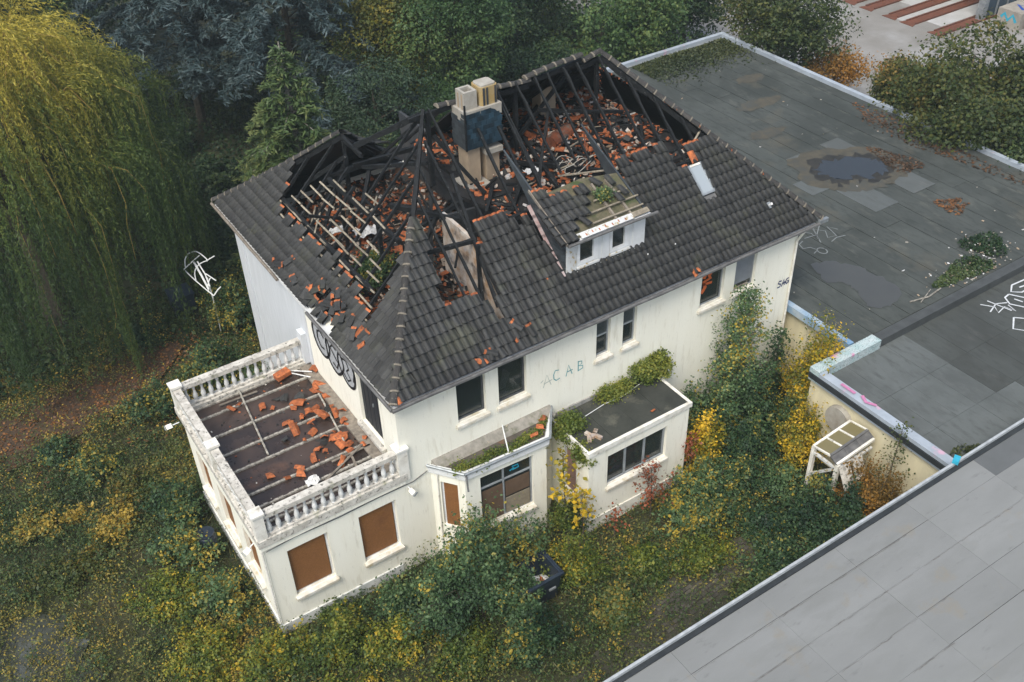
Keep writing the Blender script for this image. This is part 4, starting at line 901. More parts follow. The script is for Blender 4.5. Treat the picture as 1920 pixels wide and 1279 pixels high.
beam_part('ridge_beam',APX+Vector((-.55,0,-.25)),(6.2,6.0,12.12),.10,.16); beam_part('ridge_beam',(7.0,6.05,12.04),(8.8,6.05,12.02),.12,.18); beam_part('ridge_beam',(8.6,6.05,12.08),(10.95,6.05,12.34),.12,.18); beam_part('ridge_beam',(10.9,6.05,12.06),(11.7,6.05,12.2),.12,.18)
beam_part('ridge_beam',(3.33,7.6,10.5),WPK+Vector((0,0,-.16)),.10,.16)
for x in [5.0,5.6]+[7.4+.75*k for k in range(11)]:
    yb=12.0 if x>6 else 10.6
    if x<12: beam_part('rafter',(x,6.05,12.1),(x,yb,EZ+.83*(12.3-yb)-.12),rnd.uniform(.062,.082),rnd.uniform(.09,.115))
for (p,q,w_,h_) in (((4.5,2.75,9.55),(6.6,2.8,9.6),.14,.16),((9.75,2.6,9.42),(13.9,2.55,9.4),.14,.16),((9.9,3.0,9.62),(13.6,3.15,9.62),.12,.14),
    ((1.25,3.4,8.45),(1.25,12.0,8.45),.14,.16),((2.45,3.6,9.62),(2.4,8.4,9.6),.14,.16),((2.4,8.6,9.6),(4.9,8.6,9.6),.12,.16),
    ((1.3,6.2,7.15),(1.3,6.2,8.4),.13,.13),((1.3,9.2,7.15),(1.3,9.2,8.4),.13,.13),((2.45,5.0,7.15),(2.45,5.0,9.6),.13,.13),((2.45,7.7,7.15),(2.42,7.7,9.6),.13,.13),((4.2,1.0,8.0),(4.7,4.2,10.9),.10,.12),
    ((3.0,3.0,7.2),(4.9,6.0,9.4),.13,.15),((3.4,6.0,9.4),(5.4,2.6,9.5),.13,.15),((2.6,2.9,9.5),(4.4,2.6,9.45),.13,.15),((4.35,2.2,7.2),(4.35,2.25,9.5),.12,.12),((4.0,1.4,7.2),(4.5,2.5,8.8),.09,.10),
    ((5.0,6.0,9.6),(5.0,6.0,12.1),.14,.14),((11.65,6.1,9.7),(11.65,6.1,12.1),.14,.14),((8.4,6.2,9.7),(8.4,6.2,12.0),.13,.13),((3.3,8.9,7.2),(3.3,8.9,10.5),.13,.13),
    ((7.2,3.2,9.85),(9.3,5.6,11.1),.10,.13),((7.6,5.6,9.8),(9.9,3.1,9.8),.12,.15),((8.0,3.3,9.8),(8.9,6.6,9.95),.12,.15),((10.0,5.7,9.75),(12.2,4.2,9.75),.12,.15),((9.3,7.5,9.8),(11.4,8.4,10.2),.12,.15),((11.8,3.6,9.7),(13.0,5.2,9.8),.10,.13),((12.9,3.2,9.5),(14.0,4.0,8.6),.10,.13),
    ((8.3,6.4,9.8),(11.0,6.6,11.9),.10,.14),((7.4,6.8,9.8),(7.4,8.6,9.85),.12,.14),((6.1,3.0,9.7),(7.6,4.6,9.75),.12,.15),((5.4,3.4,9.68),(6.6,4.9,9.7),.12,.15),((9.2,6.1,11.0),(12.5,5.6,10.2),.09,.12),
    ((2.6,6.6,9.0),(3.8,8.2,9.6),.11,.14),((1.6,7.2,8.8),(3.6,9.8,9.2),.11,.13),((2.0,9.6,9.0),(3.1,8.3,10.3),.10,.13),((3.4,8.6,9.7),(5.6,8.4,9.75),.13,.15),((4.9,6.0,11.0),(5.9,7.6,9.8),.10,.13),((4.9,6.1,10.4),(3.6,8.3,9.7),.10,.13),
    ((5.1,5.9,11.4),(6.0,4.4,9.7),.09,.11),((3.9,4.9,9.0),(5.3,4.6,9.6),.12,.14),((2.9,4.3,7.4),(4.3,4.6,9.4),.10,.12)):
    beam_part('charred_beam',p,q,w_,h_)
# battens left on the left slope rafters
Ul=Vector((0,-1,0)); 
for (v,ya,yb) in ((1.55,10.4,9.0),(1.55,8.6,6.8),(1.9,9.9,8.3),(2.25,9.6,8.9),(1.20,8.9,7.7),(1.55,6.7,4.3),(1.9,7.9,5.9),(2.25,7.6,5.6),(2.6,9.3,8.4),(2.6,7.2,5.2),(2.95,6.6,5.2),(2.95,8.0,7.2),(3.3,6.3,5.4),(1.2,4.4,2.7),(1.55,3.9,2.9),(1.9,4.3,3.2),(2.25,4.0,3.25),(2.6,4.2,3.5),(3.3,8.6,7.5),(1.2,7.3,6.6),(1.9,5.4,4.7),(3.65,5.2,4.4),(2.25,5.1,4.4),(2.95,4.8,4.0),(1.2,10.0,9.2),(1.2,6.4,5.2),(1.55,5.4,4.4),(1.9,6.9,5.6),(2.25,8.8,7.7),(2.6,5.2,4.4),(2.95,9.0,8.1),(3.3,7.4,6.4),(3.65,6.6,5.5),(3.65,8.0,7.1),(4.0,6.2,5.4),(1.9,10.6,9.9),(2.25,6.5,5.2),(1.2,5.1,4.2)):
    x=-.13+v*.70; z=zl(x)-.055
    mb=MB(); mb.beam((x+rnd.uniform(-.03,.03),ya,z+rnd.uniform(0,.02)),(x+rnd.uniform(-.05,.05),yb,z+rnd.uniform(-.03,.02)),.055,.05,(-1,0,1)); hp('batten',mb,M['batten'])
for k in range(26):
    x=rnd.uniform(1.2,13.2); y=rnd.uniform(3.2,8.6); z0=9.7 if x>5.6 else rnd.uniform(7.4,9.2); a=rnd.uniform(0,6.28); l_=rnd.uniform(.7,2.0)
    beam_part('charred_stump',(x,y,z0),(x+l_*math.cos(a)*.7,y+l_*math.sin(a)*.7,z0+rnd.uniform(-.1,.9)),rnd.uniform(.045,.08),rnd.uniform(.05,.10))
for (p,q) in (((2.2,7.6,8.9),(2.9,6.6,9.2)),((2.7,5.9,9.5),(3.1,6.3,9.7)),((3.2,4.7,9.1),(3.6,4.2,9.0)),((1.9,8.7,8.6),(1.4,8.1,8.3)),((1.2,7.3,8.5),(1.7,7.8,8.9)),((8.2,3.5,10.0),(10.8,2.9,9.75)),((8.4,4.0,9.9),(8.6,3.3,10.4)),((9.0,4.2,10.4),(9.9,4.7,10.2)),((14.2,3.2,9.7),(13.6,3.9,10.2))):
    mb=MB(); mb.beam(p,q,.05,.04); hp('loose_batten',mb,M['batten'])
# gutters and verge
def gutter(a,b_,r=.065,m='gutter',n=14):
    a=Vector(a);b_=Vector(b_); mb=MB(); mb.tube([a.lerp(b_,k/n)+Vector((0,0,rnd.uniform(-.02,.012))) for k in range(n+1)],r,7); hp('gutter',mb,M[m])
gutter((-.22,-.36,7.10),(16.75,-.36,7.10)); gutter((-.24,-.36,7.12),(-.24,5.3,7.12),.055); gutter((-.24,7.6,7.10),(-.24,13.6,7.12),.055,'oldwood')
mb=MB(); mb.box(-.14,16.5,-.28,-.003,7.00,7.09); hp('eave_board',mb,M['white']); mb=MB(); mb.box(-.18,-.003,-.003,13.5,7.0,7.10); hp('eave_board',mb,M['white'])
mb=MB(); mb.box(16.55,16.95,-.42,-.30,7.10,7.24); hp('gutter_end',mb,M['metal'])
mb=MB(); mb.tube([(15.97,-.30,7.0),(15.93,-.06,6.5),(15.93,-.06,0)],.045,7); hp('downpipe',mb,M['plaster2'])
# skylight
V_=Vector((0,1,.85)).normalized(); U_=Vector((1,0,0)); N_=U_.cross(V_)
c0=Vector((12.92,1.9,zf(1.9)))
sk=MB(); sk.obox(c0-N_*.05,U_,V_,N_,.62,1.18,.04); sk=hp('skylight',sk,M['gutter'])
for (u,v,a,b_) in ((-.26,0,.07,1.12),(.26,0,.07,1.12),(0,.525,.45,.07),(0,-.525,.45,.07)):
    mb=MB(); mb.obox(c0+U_*u+V_*v+N_*.03,U_,V_,N_,a,b_,.13); hp('frame',mb,M['metal'] if v<=0 else M['plaster2'],sk)
mb=MB(); mb.obox(c0+N_*.06,U_,V_,N_,.45,.98,.012); hp('pane',mb,M['glass_sky'],sk)
mb=MB(); mb.obox(c0-V_*.68+N_*.05,U_,V_,N_,.70,.16,.012); hp('apron',mb,M['gutter'],sk)
mb=MB(); c=Vector((14.93,.6,zf(.6))); mb.obox(c+N_*.08,U_,V_,N_,.16,.22,.06); vp=hp('roof_vent',mb,M['metal']); mb=MB(); mb.tube([c+N_*.06,c+N_*.22],.05,7); hp('vent_pipe',mb,M['litter'],vp)
for (x,y) in ((10.72,.57),(9.6,.6)): mb=MB(); c=Vector((x,y,zf(y))); mb.tube([c+N_*.03,c+N_*.15+V_*.05],.022,5); hp('snow_hook',mb,M['iron'])
mb=MB(); 
mb=MB(); mb.beam((13.4,2.9,9.85),(14.1,3.3,10.0),.06,.05); hp('loose_batten',mb,M['batten'])
# chimney
cx0,cx1,cy0,cy1=5.87,7.20,5.20,5.95
mb=MB(); mb.box(cx0,cx1,cy0,cy1,10.92,12.12); ch=hp('chimney',mb,M['slate']); ch['label']='slate clad chimney with one pale and one yellow flue block'
sm=MB(); sm.box(0,.190,-.016,.002,0,.20); sl2=sm.mesh('slate',M['slate'])
sm=MB(); sm.box(-.012,.002,0,.215,0,.20); sl3=sm.mesh('slate',M['slate_grey'])
for j in range(7):
    z=10.90+j*.17
    for i in range(7):
        x=cx0-.04+i*.20+(j%2)*.09
        if x+.2>cx1+.03: continue
        if j==6 and i in (5,6): continue
        link('slate',sl2,ch,Matrix.Translation((x,cy0-.008-.002*(i%2),z))@Matrix.Rotation(.04,4,'X')@Matrix.Rotation(rnd.uniform(-.06,.06),4,'Y'))
    for i in range(4):
        if j>4 and rnd.random()<.7: continue
        link('slate',sl3,ch,Matrix.Translation((cx0-.008-.002*(i%2),cy0-.02+i*.19+(j%2)*.05,z))@Matrix.Rotation(-.04,4,'Y'))
mb=MB(); mb.box(cx0-.03,cx1+.02,cy0-.03,cy1+.02,12.122,12.20); hp('chimney_band',mb,M['flue_grey'],ch)
mb=MB(); mb.box(cx0-.022,cx0-.003,cy0,cy1,11.85,12.12); mb.prism([(6.78,cy0-.028,12.12),(7.21,cy0-.028,12.12),(7.21,cy0-.028,11.84),(7.08,cy0-.028,11.90),(6.96,cy0-.028,12.04)],(0,.02,0)); mb.box(6.42,6.56,cy0-.03,cy0-.008,12.04,12.12); hp('torn_sheet',mb,M['flue_grey'],ch)
mb=MB(); mb.beam((cx0-.02,cy0-.04,10.9),(cx0-.02,cy0-.04,12.45),.05,.05); hp('charred_post',mb,M['char'],ch)
def hollow(x0,x1,y0,y1,z0,z1,t,name,m):
    mb=MB(); mb.box(x0,x1,y0,y0+t,z0,z1); mb.box(x0,x1,y1-t,y1,z0,z1); mb.box(x0,x0+t,y0+t,y1-t,z0,z1); mb.box(x1-t,x1,y0+t,y1-t,z0,z1); o=hp(name,mb,M[m],ch)
    mb=MB(); mb.box(x0+t+.002,x1-t-.002,y0+t+.002,y1-t-.002,z0+.1,z1-.25); hp('flue_hole',mb,M['blackwall'],ch); return o
hollow(5.93,6.40,5.30,5.80,12.20,12.78,.09,'flue_block','flue_grey')
mb=MB(); pr=[(6.50+a,5.26+b_) for a,b_ in ((.08,0),(.58,0),(.66,.08),(.66,.52),(.58,.60),(.08,.60),(0,.52),(0,.08))]
mb.prism([(a,b_,12.20) for a,b_ in pr],(0,0,.60)); hp('flue_block',mb,M['flue_yellow'],ch)
mb=MB(); mb.prism([(6.83+(a-6.83)*.86,5.56+(b_-5.56)*.86,12.801) for a,b_ in pr],(0,0,.05)); hp('flue_cap',mb,M['flue_grey'],ch)
for x in (6.60,6.72,7.02): mb=MB(); mb.box(x,x+.06,5.235,5.258,12.22,12.78); hp('soot_streak',mb,M['blackwall'],ch)
for yy in (5.4,5.62): mb=MB(); mb.box(5.912,5.928,yy,yy+.06,12.22,12.7); hp('soot_streak',mb,M['flue_brown'],ch)
mb=MB(); mb.box(5.95,6.40,5.28,5.88,9.6,10.918); hp('chimney_shaft',mb,M['flue_brown'],ch)
mb=MB(); mb.box(6.62,7.12,5.28,5.88,9.0,10.70); hp('chimney_shaft',mb,M['flue_brown'],ch)
mb=MB(); mb.box(5.75,6.6,5.0,5.95,9.42,9.62); mb.box(6.55,7.2,5.15,5.95,10.55,10.72); hp('shaft_ledge',mb,M['flue_grey'],ch)
# upper floor with burnt edge, partition walls
mb=MB(); mb.prism([(5.3,5.3,9.42),(5.7,3.9,9.42),(6.3,3.0,9.42),(9.8,2.75,9.42),(13.4,2.75,9.42),(13.7,6.0,9.42),(13.4,9.2,9.42),(7.2,9.3,9.42),(5.6,8.8,9.42)],(0,0,.14)); cf=hp('collar_floor',mb,M['charboard'])
mb=MB(); mb.prism([(4.4,.85,7.11),(4.4,4.5,7.11),(4.4,4.5,9.5),(4.4,2.75,9.45),(4.4,.85,7.95)],(.12,0,0)); pw=hp('partition_wall',mb,M['soot']); pw['label']='bare plaster partition wall inside the burnt attic'
mb=MB(); mb.prism([(4.53,4.4,7.11),(5.6,4.4,7.11),(5.6,4.4,9.3),(4.53,4.4,9.4)],(0,.1,0)); hp('partition_wall',mb,M['blackwall'])
mb=MB(); mb.box(5.5,7.0,2.5,2.6,7.11,9.4); hp('partition_wall',mb,M['blackwall'])
mb=MB(); mb.box(6.9,7.0,2.7,11.9,7.11,9.4); hp('partition_wall',mb,M['blackwall'])
# ------------------------------------------------------------------ rubble
def rubble(name,n,place,sizes,mats_,weights,label,cat):
    mb=MB(); idx=list(range(len(mats_)))
    for k in range(n):
        p=place()
        if p is None: continue
        mb.m=rnd.choices(idx,weights)[0]
        a,b_,c=sizes(mb.m)
        e=Matrix.Rotation(rnd.uniform(0,6.28),3,'Z')@Matrix.Rotation(rnd.gauss(0,.45),3,'X')@Matrix.Rotation(rnd.gauss(0,.45),3,'Y')
        mb.obox(p,e.col[0],e.col[1],e.col[2],a,b_,c)
        if rnd.random()<.5:   # make fragments uneven: pull one corner in
            for q in (-8,-4): mb.v[q]=tuple(Vector(mb.v[q]).lerp(Vector(p),rnd.uniform(.2,.8)))
    o=mb.build(name,[M[x] for x in mats_]); tag(o,label,cat,kind='stuff'); return o
def fs(m):
    if m==0:
        k=rnd.choice((.5,.7,1,1,1.4)); return k*rnd.uniform(.08,.30),k*rnd.uniform(.06,.20),.02
    if m==1: return rnd.uniform(.10,.32),rnd.uniform(.08,.24),.025
    if m==2: return rnd.uniform(.05,.25),rnd.uniform(.05,.18),rnd.uniform(.02,.10)
    if m==3: return rnd.uniform(.2,.9),rnd.uniform(.03,.08),rnd.uniform(.03,.07)
    return rnd.uniform(.1,.4),rnd.uniform(.03,.06),.03
def pl_collar():
    x=rnd.uniform(5.8,13.4); y=rnd.uniform(2.85,9.1)
    h=.35*math.exp(-((x-11.2)**2/6+(y-5.6)**2/5)) +.12*math.exp(-((x-8.3)**2/2+(y-3.4)**2/.8))
    if x<9 and rnd.random()<.35: return None
    if math.sin(x*2.1+y*.7)+math.sin(y*2.6-x*.9)+math.sin(x*4.3+1)*.6 < -.5 and rnd.random()<.7: return None
    return Vector((x,y,9.57+h*rnd.random()+rnd.uniform(0,.06)))
rubble('tile_rubble',3000,pl_collar,fs,['tile_orange','tile','soot','char','batten'],[56,13,14,13,6],'heap of broken orange tiles and plaster on the burnt upper attic floor','rubble')
def pl_attic():
    x=rnd.uniform(.5,6.8); y=rnd.uniform(.6,11.9)
    h=.45*math.exp(-((x-3.4)**2/2+(y-4.6)**2/6))
    return Vector((x,y,7.12+h*rnd.random()+rnd.uniform(0,.08)))
rubble('attic_rubble',2800,pl_attic,fs,['tile_orange','tile','soot','char','oldwood'],[42,18,15,18,8],'broken tiles and charred wood on the lower attic floor behind the left slope','rubble')
# white sheets in the attic
for i,(x,y,z,s,lab) in enumerate(((3.3,7.9,7.5,.55,'crumpled white sheet in the attic below the bare battens'),(2.4,8.3,7.7,.35,'small torn white sheet beside the larger one in the attic'),(7.9,4.6,9.8,.3,'grey white crumpled foil on the upper attic floor beside the chimney'))):
    mb=MB(); n=7
    for j in range(n):
        for k in range(n): mb.v.append((x+(j/(n-1)-.5)*s*1.6,y+(k/(n-1)-.5)*s,z+rnd.uniform(-.10,.14)*s*1.6))
    for j in range(n-1):
        for k in range(n-1): mb.f.append((j*n+k,j*n+k+1,(j+1)*n+k+1,(j+1)*n+k)); mb.mi.append(0)
    tag(mb.build('white_sheet',M['litter']),lab,'sheet')
t=thing('rusty_drum',(10.1,6.0,9.6),'rusty orange drum lying on the rubble of the burnt upper floor','drum')
mb=MB(); mb.tube([(9.5,5.8,9.80),(10.55,6.12,9.84)],.27,14); mb.build('drum_body',M['rust_orange'],t)
mb=MB(); mb.tube([(9.85,5.91,9.814),(9.9,5.925,9.816)],.282,14); mb.build('drum_hoop',M['rust'],t)
t=thing('brick_stub',(10.9,8.1,9.56),'yellowish stump of a second chimney behind the rafters','chimney stump')
mb=MB(); mb.box(10.55,11.2,7.85,8.4,9.56,10.75); mb.build('stub_shaft',M['flue_brown'],t)
mb=MB(); mb.prism([(10.58,7.82,10.752),(10.98,7.9,10.752),(11.12,8.3,10.752),(10.6,8.38,10.752)],(.05,.03,.22)); mb.build('stub_top',M['flue_yellow'],t)
mb=MB(); mb.tube([(9.3,3.4,9.9),(9.9,4.4,10.6)],.03,6); tag(mb.build('rusty_pipe',M['rust_orange']),'rusty orange pipe leaning over the rubble behind the dormer','pipe')
mb=MB()
for k in range(9):
    r=rnd.uniform(.25,.6); c=Vector((9.0+rnd.uniform(-.5,.5),3.5+rnd.uniform(-.3,.3),9.95)); a0=rnd.uniform(0,6); mb.tube([c+Vector((r*math.cos(a0+t*.35),r*.6*math.sin(a0+t*.35),.25+.15*math.sin(t*.6+k))) for t in range(9)],.013,4)
tag(mb.build('tangled_wire',M['flue_grey']),'tangle of pale bent wires on the rubble behind the dormer','wire')
# ------------------------------------------------------------------ shards and loose tiles
def shard_mesh(seed,m):
    r=random.Random(seed); mb=MB(); n=5; L_=r.uniform(.18,.36); Wd=r.uniform(.15,.23)
    g=[]; br=r.uniform(-.05,.05)
    for i in range(n):
        for j in range(4):
            u=(i/(n-1)-.5)*Wd; v=(j/3-.5)*L_
            if j==3: v+=(i-2)*br+r.uniform(-.018,.018)
            g.append((u,v,.045*math.sin(i*.785)**2+.012))
    mb.v=g+[(a,b_,c-.022) for a,b_,c in g]; o=len(g)
    for i in range(n-1):
        for j in range(3):
            a=i*4+j; mb.f.append((a,a+4,a+5,a+1)); mb.f.append((o+a,o+a+1,o+a+5,o+a+4)); mb.mi+=[0,0]
    ring=[j for j in range(4)]+[i*4+3 for i in range(1,n)]+[(n-1)*4+j for j in (2,1,0)]+[i*4 for i in range(n-2,0,-1)]
    for a,b_ in zip(ring,ring[1:]+ring[:1]): mb.f.append((a,b_,o+b_,o+a)); mb.mi.append(0)
    return mb.mesh('tile_shard',m)
sh_o=[shard_mesh(k,M['tile_orange']) for k in range(6)]; sh_d=[shard_mesh(10+k,M['tile']) for k in range(3)]
def shard(x,y,z,lab,dark=False,group=None,s=1,tilt=.4,cat='roof tile'):
    me=rnd.choice(sh_d if dark else sh_o); o=link('tile_shard',me); 
    o.matrix_world=Matrix.Translation((x,y,z))@Matrix.Rotation(rnd.uniform(0,6.28),4,'Z')@Matrix.Rotation(rnd.gauss(0,tilt),4,'X')@Matrix.Rotation(rnd.gauss(0,tilt),4,'Y')@Matrix.Scale(s,4)
    return tag(o,lab,cat,group)
G1='broken clay tiles on the terrace floor'
TS=[]
for k in range(46):
    for _ in range(30):
        x=rnd.gauss(-1.0,.65); y=rnd.gauss(3.7,1.25)
        if -4<x<-.15 and .6<y<6.2 and not (x>-.5 and y<1.2): break
    dk=rnd.random()<.25
    s_=rnd.choice((.7,.85,1.0,1.15,1.3)); o=shard(x,y,4.150+rnd.uniform(0,.06)+.08*math.exp(-((x+.9)**2+(y-3.8)**2)),'x',dk,G1,s_); TS.append((x,y,dk,o))
for (x,y) in ((-3.1,5.85),(-2.85,5.9),(-2.25,5.35),(-2.0,5.1),(-2.4,2.1),(-1.9,2.2),(-1.6,2.5),(-2.9,1.9),(-3.3,2.3),(-1.3,1.5)): TS.append((x,y,False,shard(x,y,4.17,'x',False,G1,rnd.uniform(.7,1.05))))
ORD=['first','second','third','fourth','fifth','sixth','seventh','eighth','ninth','tenth','eleventh','twelfth','thirteenth','fourteenth','fifteenth','sixteenth','seventeenth','eighteenth','nineteenth','twentieth','twenty-first','twenty-second','twenty-third','twenty-fourth','twenty-fifth']
JY=[0,.62,1.30,1.92,3.07,3.93,4.88,5.92,6.48,7]
for g_ in range(len(JY)-1):
    for dk_ in (False,True):
        for n_,(x,y,dk,o) in enumerate(sorted([q for q in TS if JY[g_]<=q[1]<JY[g_+1] and q[2]==dk_],key=lambda q:q[0])):
            o['label']='%s tile shard, %s from the left in the %s terrace strip from the front'%('dark grey' if dk_ else 'orange',ORD[n_],ORD[g_])
o=shard(-.05,6.05,4.26,'whole orange tile on the terrace corner at the foot of the wall',False,None,1.5,.05)
mb=MB(); mb.obox((-1.1,6.35,4.30),(.98,.2,.05),(-.2,.98,0),(-.05,0,1),.52,.30,.16); o=mb.build('clay_block',M['tile_orange']); tag(o,'brick red hollow block by the rear balustrade','block')
for (a,b_) in (((-.85,6.35,4.25),(-.35,5.75,4.22)),((-.8,6.45,4.25),(-.2,5.95,4.25))):
    mb=MB(); mb.tube([a,b_],.022,6); tag(mb.build('plastic_pipe',M['litter']),('thin white plastic pipe by the red terrace block, nearer the front' if b_[1]<5.9 else 'thin white plastic pipe by the red terrace block, nearer the wall'),'pipe','white pipes on the terrace')
mb=MB(); n=6
for j in range(n):
    for k in range(n): mb.v.append((-2.35+(j/5-.5)*.42,1.25+(k/5-.5)*.34,4.25+rnd.uniform(-.06,.09)))
for j in range(n-1):
    for k in range(n-1): mb.f.append((j*n+k,j*n+k+1,(j+1)*n+k+1,(j+1)*n+k)); mb.mi.append(0)
tag(mb.build('plastic_bag',M['litter']),'crumpled white plastic bag by the front balustrade','bag')
def bits(name,n,place,mats_,w_,sz,lab,cat):
    mb=MB()
    for k in range(n):
        p=place(); mb.m=rnd.choices(range(len(mats_)),w_)[0]; e=Matrix.Rotation(rnd.uniform(0,6.28),3,'Z')@Matrix.Rotation(rnd.gauss(0,.3),3,'X'); s=rnd.uniform(*sz); mb.obox(p,e.col[0],e.col[1],e.col[2],s*rnd.uniform(1,2.2),s,s*.35)
    tag(mb.build(name,[M[x] for x in mats_]),lab,cat,kind='stuff')
bits('terrace_crumbs',170,lambda:Vector((rnd.uniform(-4.2,-.1),rnd.uniform(.4,6.4),4.11)),['tile','concrete','char','tile_orange'],[5,2,5,3],(.015,.05),'crumbs of tile and mortar on the terrace floor','debris')
# tiles dislodged on the left slope
Vl=Vector((1,0,1.02)).normalized(); Nl=Ul.cross(Vl)
def loose(y,x,lab,group=None,oran=False,s=1,rz=None,lift=.07):
    me=rnd.choice(sh_o) if oran else tile_me
    m4=Matrix((Ul,Vl,Nl)).transposed().to_4x4()@Matrix.Rotation(rnd.uniform(-1.4,1.4) if rz is None else rz,4,'Z')@Matrix.Rotation(rnd.uniform(-.25,.3),4,'X')@Matrix.Rotation(rnd.uniform(-.25,.25),4,'Y')@Matrix.Scale(s,4)
    m4.translation=Vector((x,y,zl(x)))+Nl*(lift+rnd.uniform(0,.05)); o=link('loose_tile',me); o.matrix_world=m4; return tag(o,lab,'roof tile',group)
G2='slipped tiles on the left slope'; SL=[]
for (y,x) in ((5.9,-.05),(5.7,.12),(5.55,.3),(5.3,.0),(5.2,.4),(5.0,.2),(4.85,.05),(4.7,.35),(4.5,.1),(4.3,.5),(4.2,.15),(4.0,.3),(3.8,.05),(3.7,.45),(3.5,.2),(3.2,.3),(6.2,.1),(6.5,.0),(7.3,.02),(7.6,.2),(8.0,.1),(2.7,.15),(2.5,.35)): SL.append((y,False,loose(y,x,'x',G2)))
for (y,x) in ((5.75,.25),(5.05,.45),(4.6,.5),(7.7,.1),(8.3,.05),(6.8,.05),(3.9,.15)): SL.append((y,True,loose(y,x,'x',G2,True,rnd.uniform(.4,.75))))
for og_ in (False,True):
    for n_,q in enumerate(sorted([q for q in SL if q[1]==og_])): q[2]['label']='%s on the left slope, %s from the front corner'%('orange broken tile' if og_ else 'slipped dark tile lying askew',ORD[n_])
loose(2.55,.42,'large orange tile standing out near the lower end of the left slope',None,True,1.1,0); loose(2.2,.25,'orange tile edge beside the large orange tile on the left slope',None,True,.9)
Uf=Vector((1,0,0));Vf=V_;Nf=N_
def loosef(x,y,lab,oran=False,rz=0,s=1,group=None):
    m4=Matrix((Uf,Vf,Nf)).transposed().to_4x4()@Matrix.Rotation(rz,4,'Z')@Matrix.Rotation(rnd.uniform(-.15,.2),4,'X')@Matrix.Scale(s,4); m4.translation=Vector((x,y,zf(y)))+Nf*.08; o=link('loose_tile',rnd.choice(sh_o) if oran else tile_me); o.matrix_world=m4; return tag(o,lab,'roof tile',group)
loosef(4.35,.12,'dark tile turned askew on the front eave, right of the second window',False,.5); loosef(4.62,-.10,'dark tile slipped over the front eave gutter right of the second window',False,.15); loosef(4.15,-.02,'small orange tile chip left of the askew tile on the front eave',True,.3,.6)
loosef(3.05,-.22,'dark tile hanging over the gutter between the two left windows',False,-.3); loosef(2.75,-.12,'orange tile end at the front gutter above the left window',True,1.3,.8); loosef(2.95,-.18,'small orange chip above the left window frame at the gutter',True,.2,.5)
loosef(3.3,-.2,'curved dark tile lying on the gutter beside the second window',False,.9)
loosef(10.9,-.25,'orange tile chip in the gutter left of the birch',True,.4,.7); loosef(11.1,-.2,'dull orange chip in the gutter just above the open window',True,1.0,.6)
loosef(13.0,2.52,'bright orange whole tile above the skylight',True,.1,1.25); loosef(6.0,1.0,'orange spot of broken tile left of the dormer foot',True,.3,.4); loosef(.05,-.2,'orange tile sliver at the foot of the corner hip',True,.2,.7)
for (x,y,dz) in ((3.9,3.6,9.3),(3.5,4.2,9.1),(4.7,3.3,9.55)): pass
for (x,y,l_) in ((4.6,-.55,'orange tile piece in the middle of three on the bay roof'),(4.25,-.75,'orange tile piece on the bay roof nearest the loose white pipe'),(4.9,-.3,'orange tile piece in the right corner of the bay roof')): shard(x,y,4.10,l_,False,'tile pieces on the bay roof',.8)
for (x,y) in ((5.9,-1.35),(6.0,-1.5),(6.15,-1.4),(5.8,-1.55),(6.1,-1.65)): 
    mb=MB(); e=Matrix.Rotation(rnd.uniform(0,6),3,'Z'); mb.obox((x,y,3.68),e.col[0],e.col[1],e.col[2],.22,.13,.09); tag(mb.build('plaster_lump',M['soot']),'pale plaster lump on the extension roof, %s of five from the left'%ORD[sorted((5.9,6.0,6.15,5.8,6.1)).index(x)],'plaster lump','plaster lumps on the extension roof')
shard(8.3,-1.65,3.66,'single orange chip on the front edge of the extension roof',False,None,.5)
# ------------------------------------------------------------------ garden objects
# open dark box skip
t=thing('skip',(2.55,-3.2,0),'dark blue open skip half hidden behind the large shrub','skip')
sx0,sx1,sy0,sy1=1.75,3.15,-3.75,-2.75
mb=MB(); mb.box8([(sx0+.1,sy0+.1,.15),(sx1-.1,sy0+.1,.15),(sx1-.1,sy0+.16,.15),(sx0+.1,sy0+.16,.15),(sx0,sy0,1.25),(sx1,sy0,1.25),(sx1,sy0+.06,1.25),(sx0,sy0+.06,1.25)]); mb.build('side_panel',M['plastic_dark'],t)
mb=MB(); mb.box8([(sx0+.1,sy1-.16,.15),(sx1-.1,sy1-.16,.15),(sx1-.1,sy1-.1,.15),(sx0+.1,sy1-.1,.15),(sx0,sy1-.06,1.25),(sx1,sy1-.06,1.25),(sx1,sy1,1.25),(sx0,sy1,1.25)]); mb.build('side_panel',M['plastic_dark'],t)
mb=MB(); mb.box8([(sx0+.1,sy0+.16,.15),(sx0+.16,sy0+.16,.15),(sx0+.16,sy1-.16,.15),(sx0+.1,sy1-.16,.15),(sx0,sy0+.06,1.25),(sx0+.06,sy0+.06,1.25),(sx0+.06,sy1-.06,1.25),(sx0,sy1-.06,1.25)]); mb.build('end_panel',M['plastic_dark'],t)
mb=MB(); mb.box8([(sx1-.16,sy0+.16,.15),(sx1-.1,sy0+.16,.15),(sx1-.1,sy1-.16,.15),(sx1-.16,sy1-.16,.15),(sx1-.06,sy0+.06,1.25),(sx1,sy0+.06,1.25),(sx1,sy1-.06,1.25),(sx1-.06,sy1-.06,1.25)]); mb.build('end_panel',M['plastic_dark'],t)
mb=MB(); mb.box(sx0-.06,sx1+.06,sy0-.06,sy0-.002,1.18,1.27); mb.box(sx0-.06,sx1+.06,sy1+.002,sy1+.06,1.18,1.27); mb.box(sx0-.06,sx0-.002,sy0,sy1,1.18,1.27); mb.box(sx1+.002,sx1+.06,sy0,sy1,1.18,1.27); mb.build('rim',M['plastic_dark'],t)
mb=MB(); mb.box(sx0+.12,sx1-.12,sy0+.17,sy1-.17,.16,.5); mb.build('skip_floor',M['hall'],t)
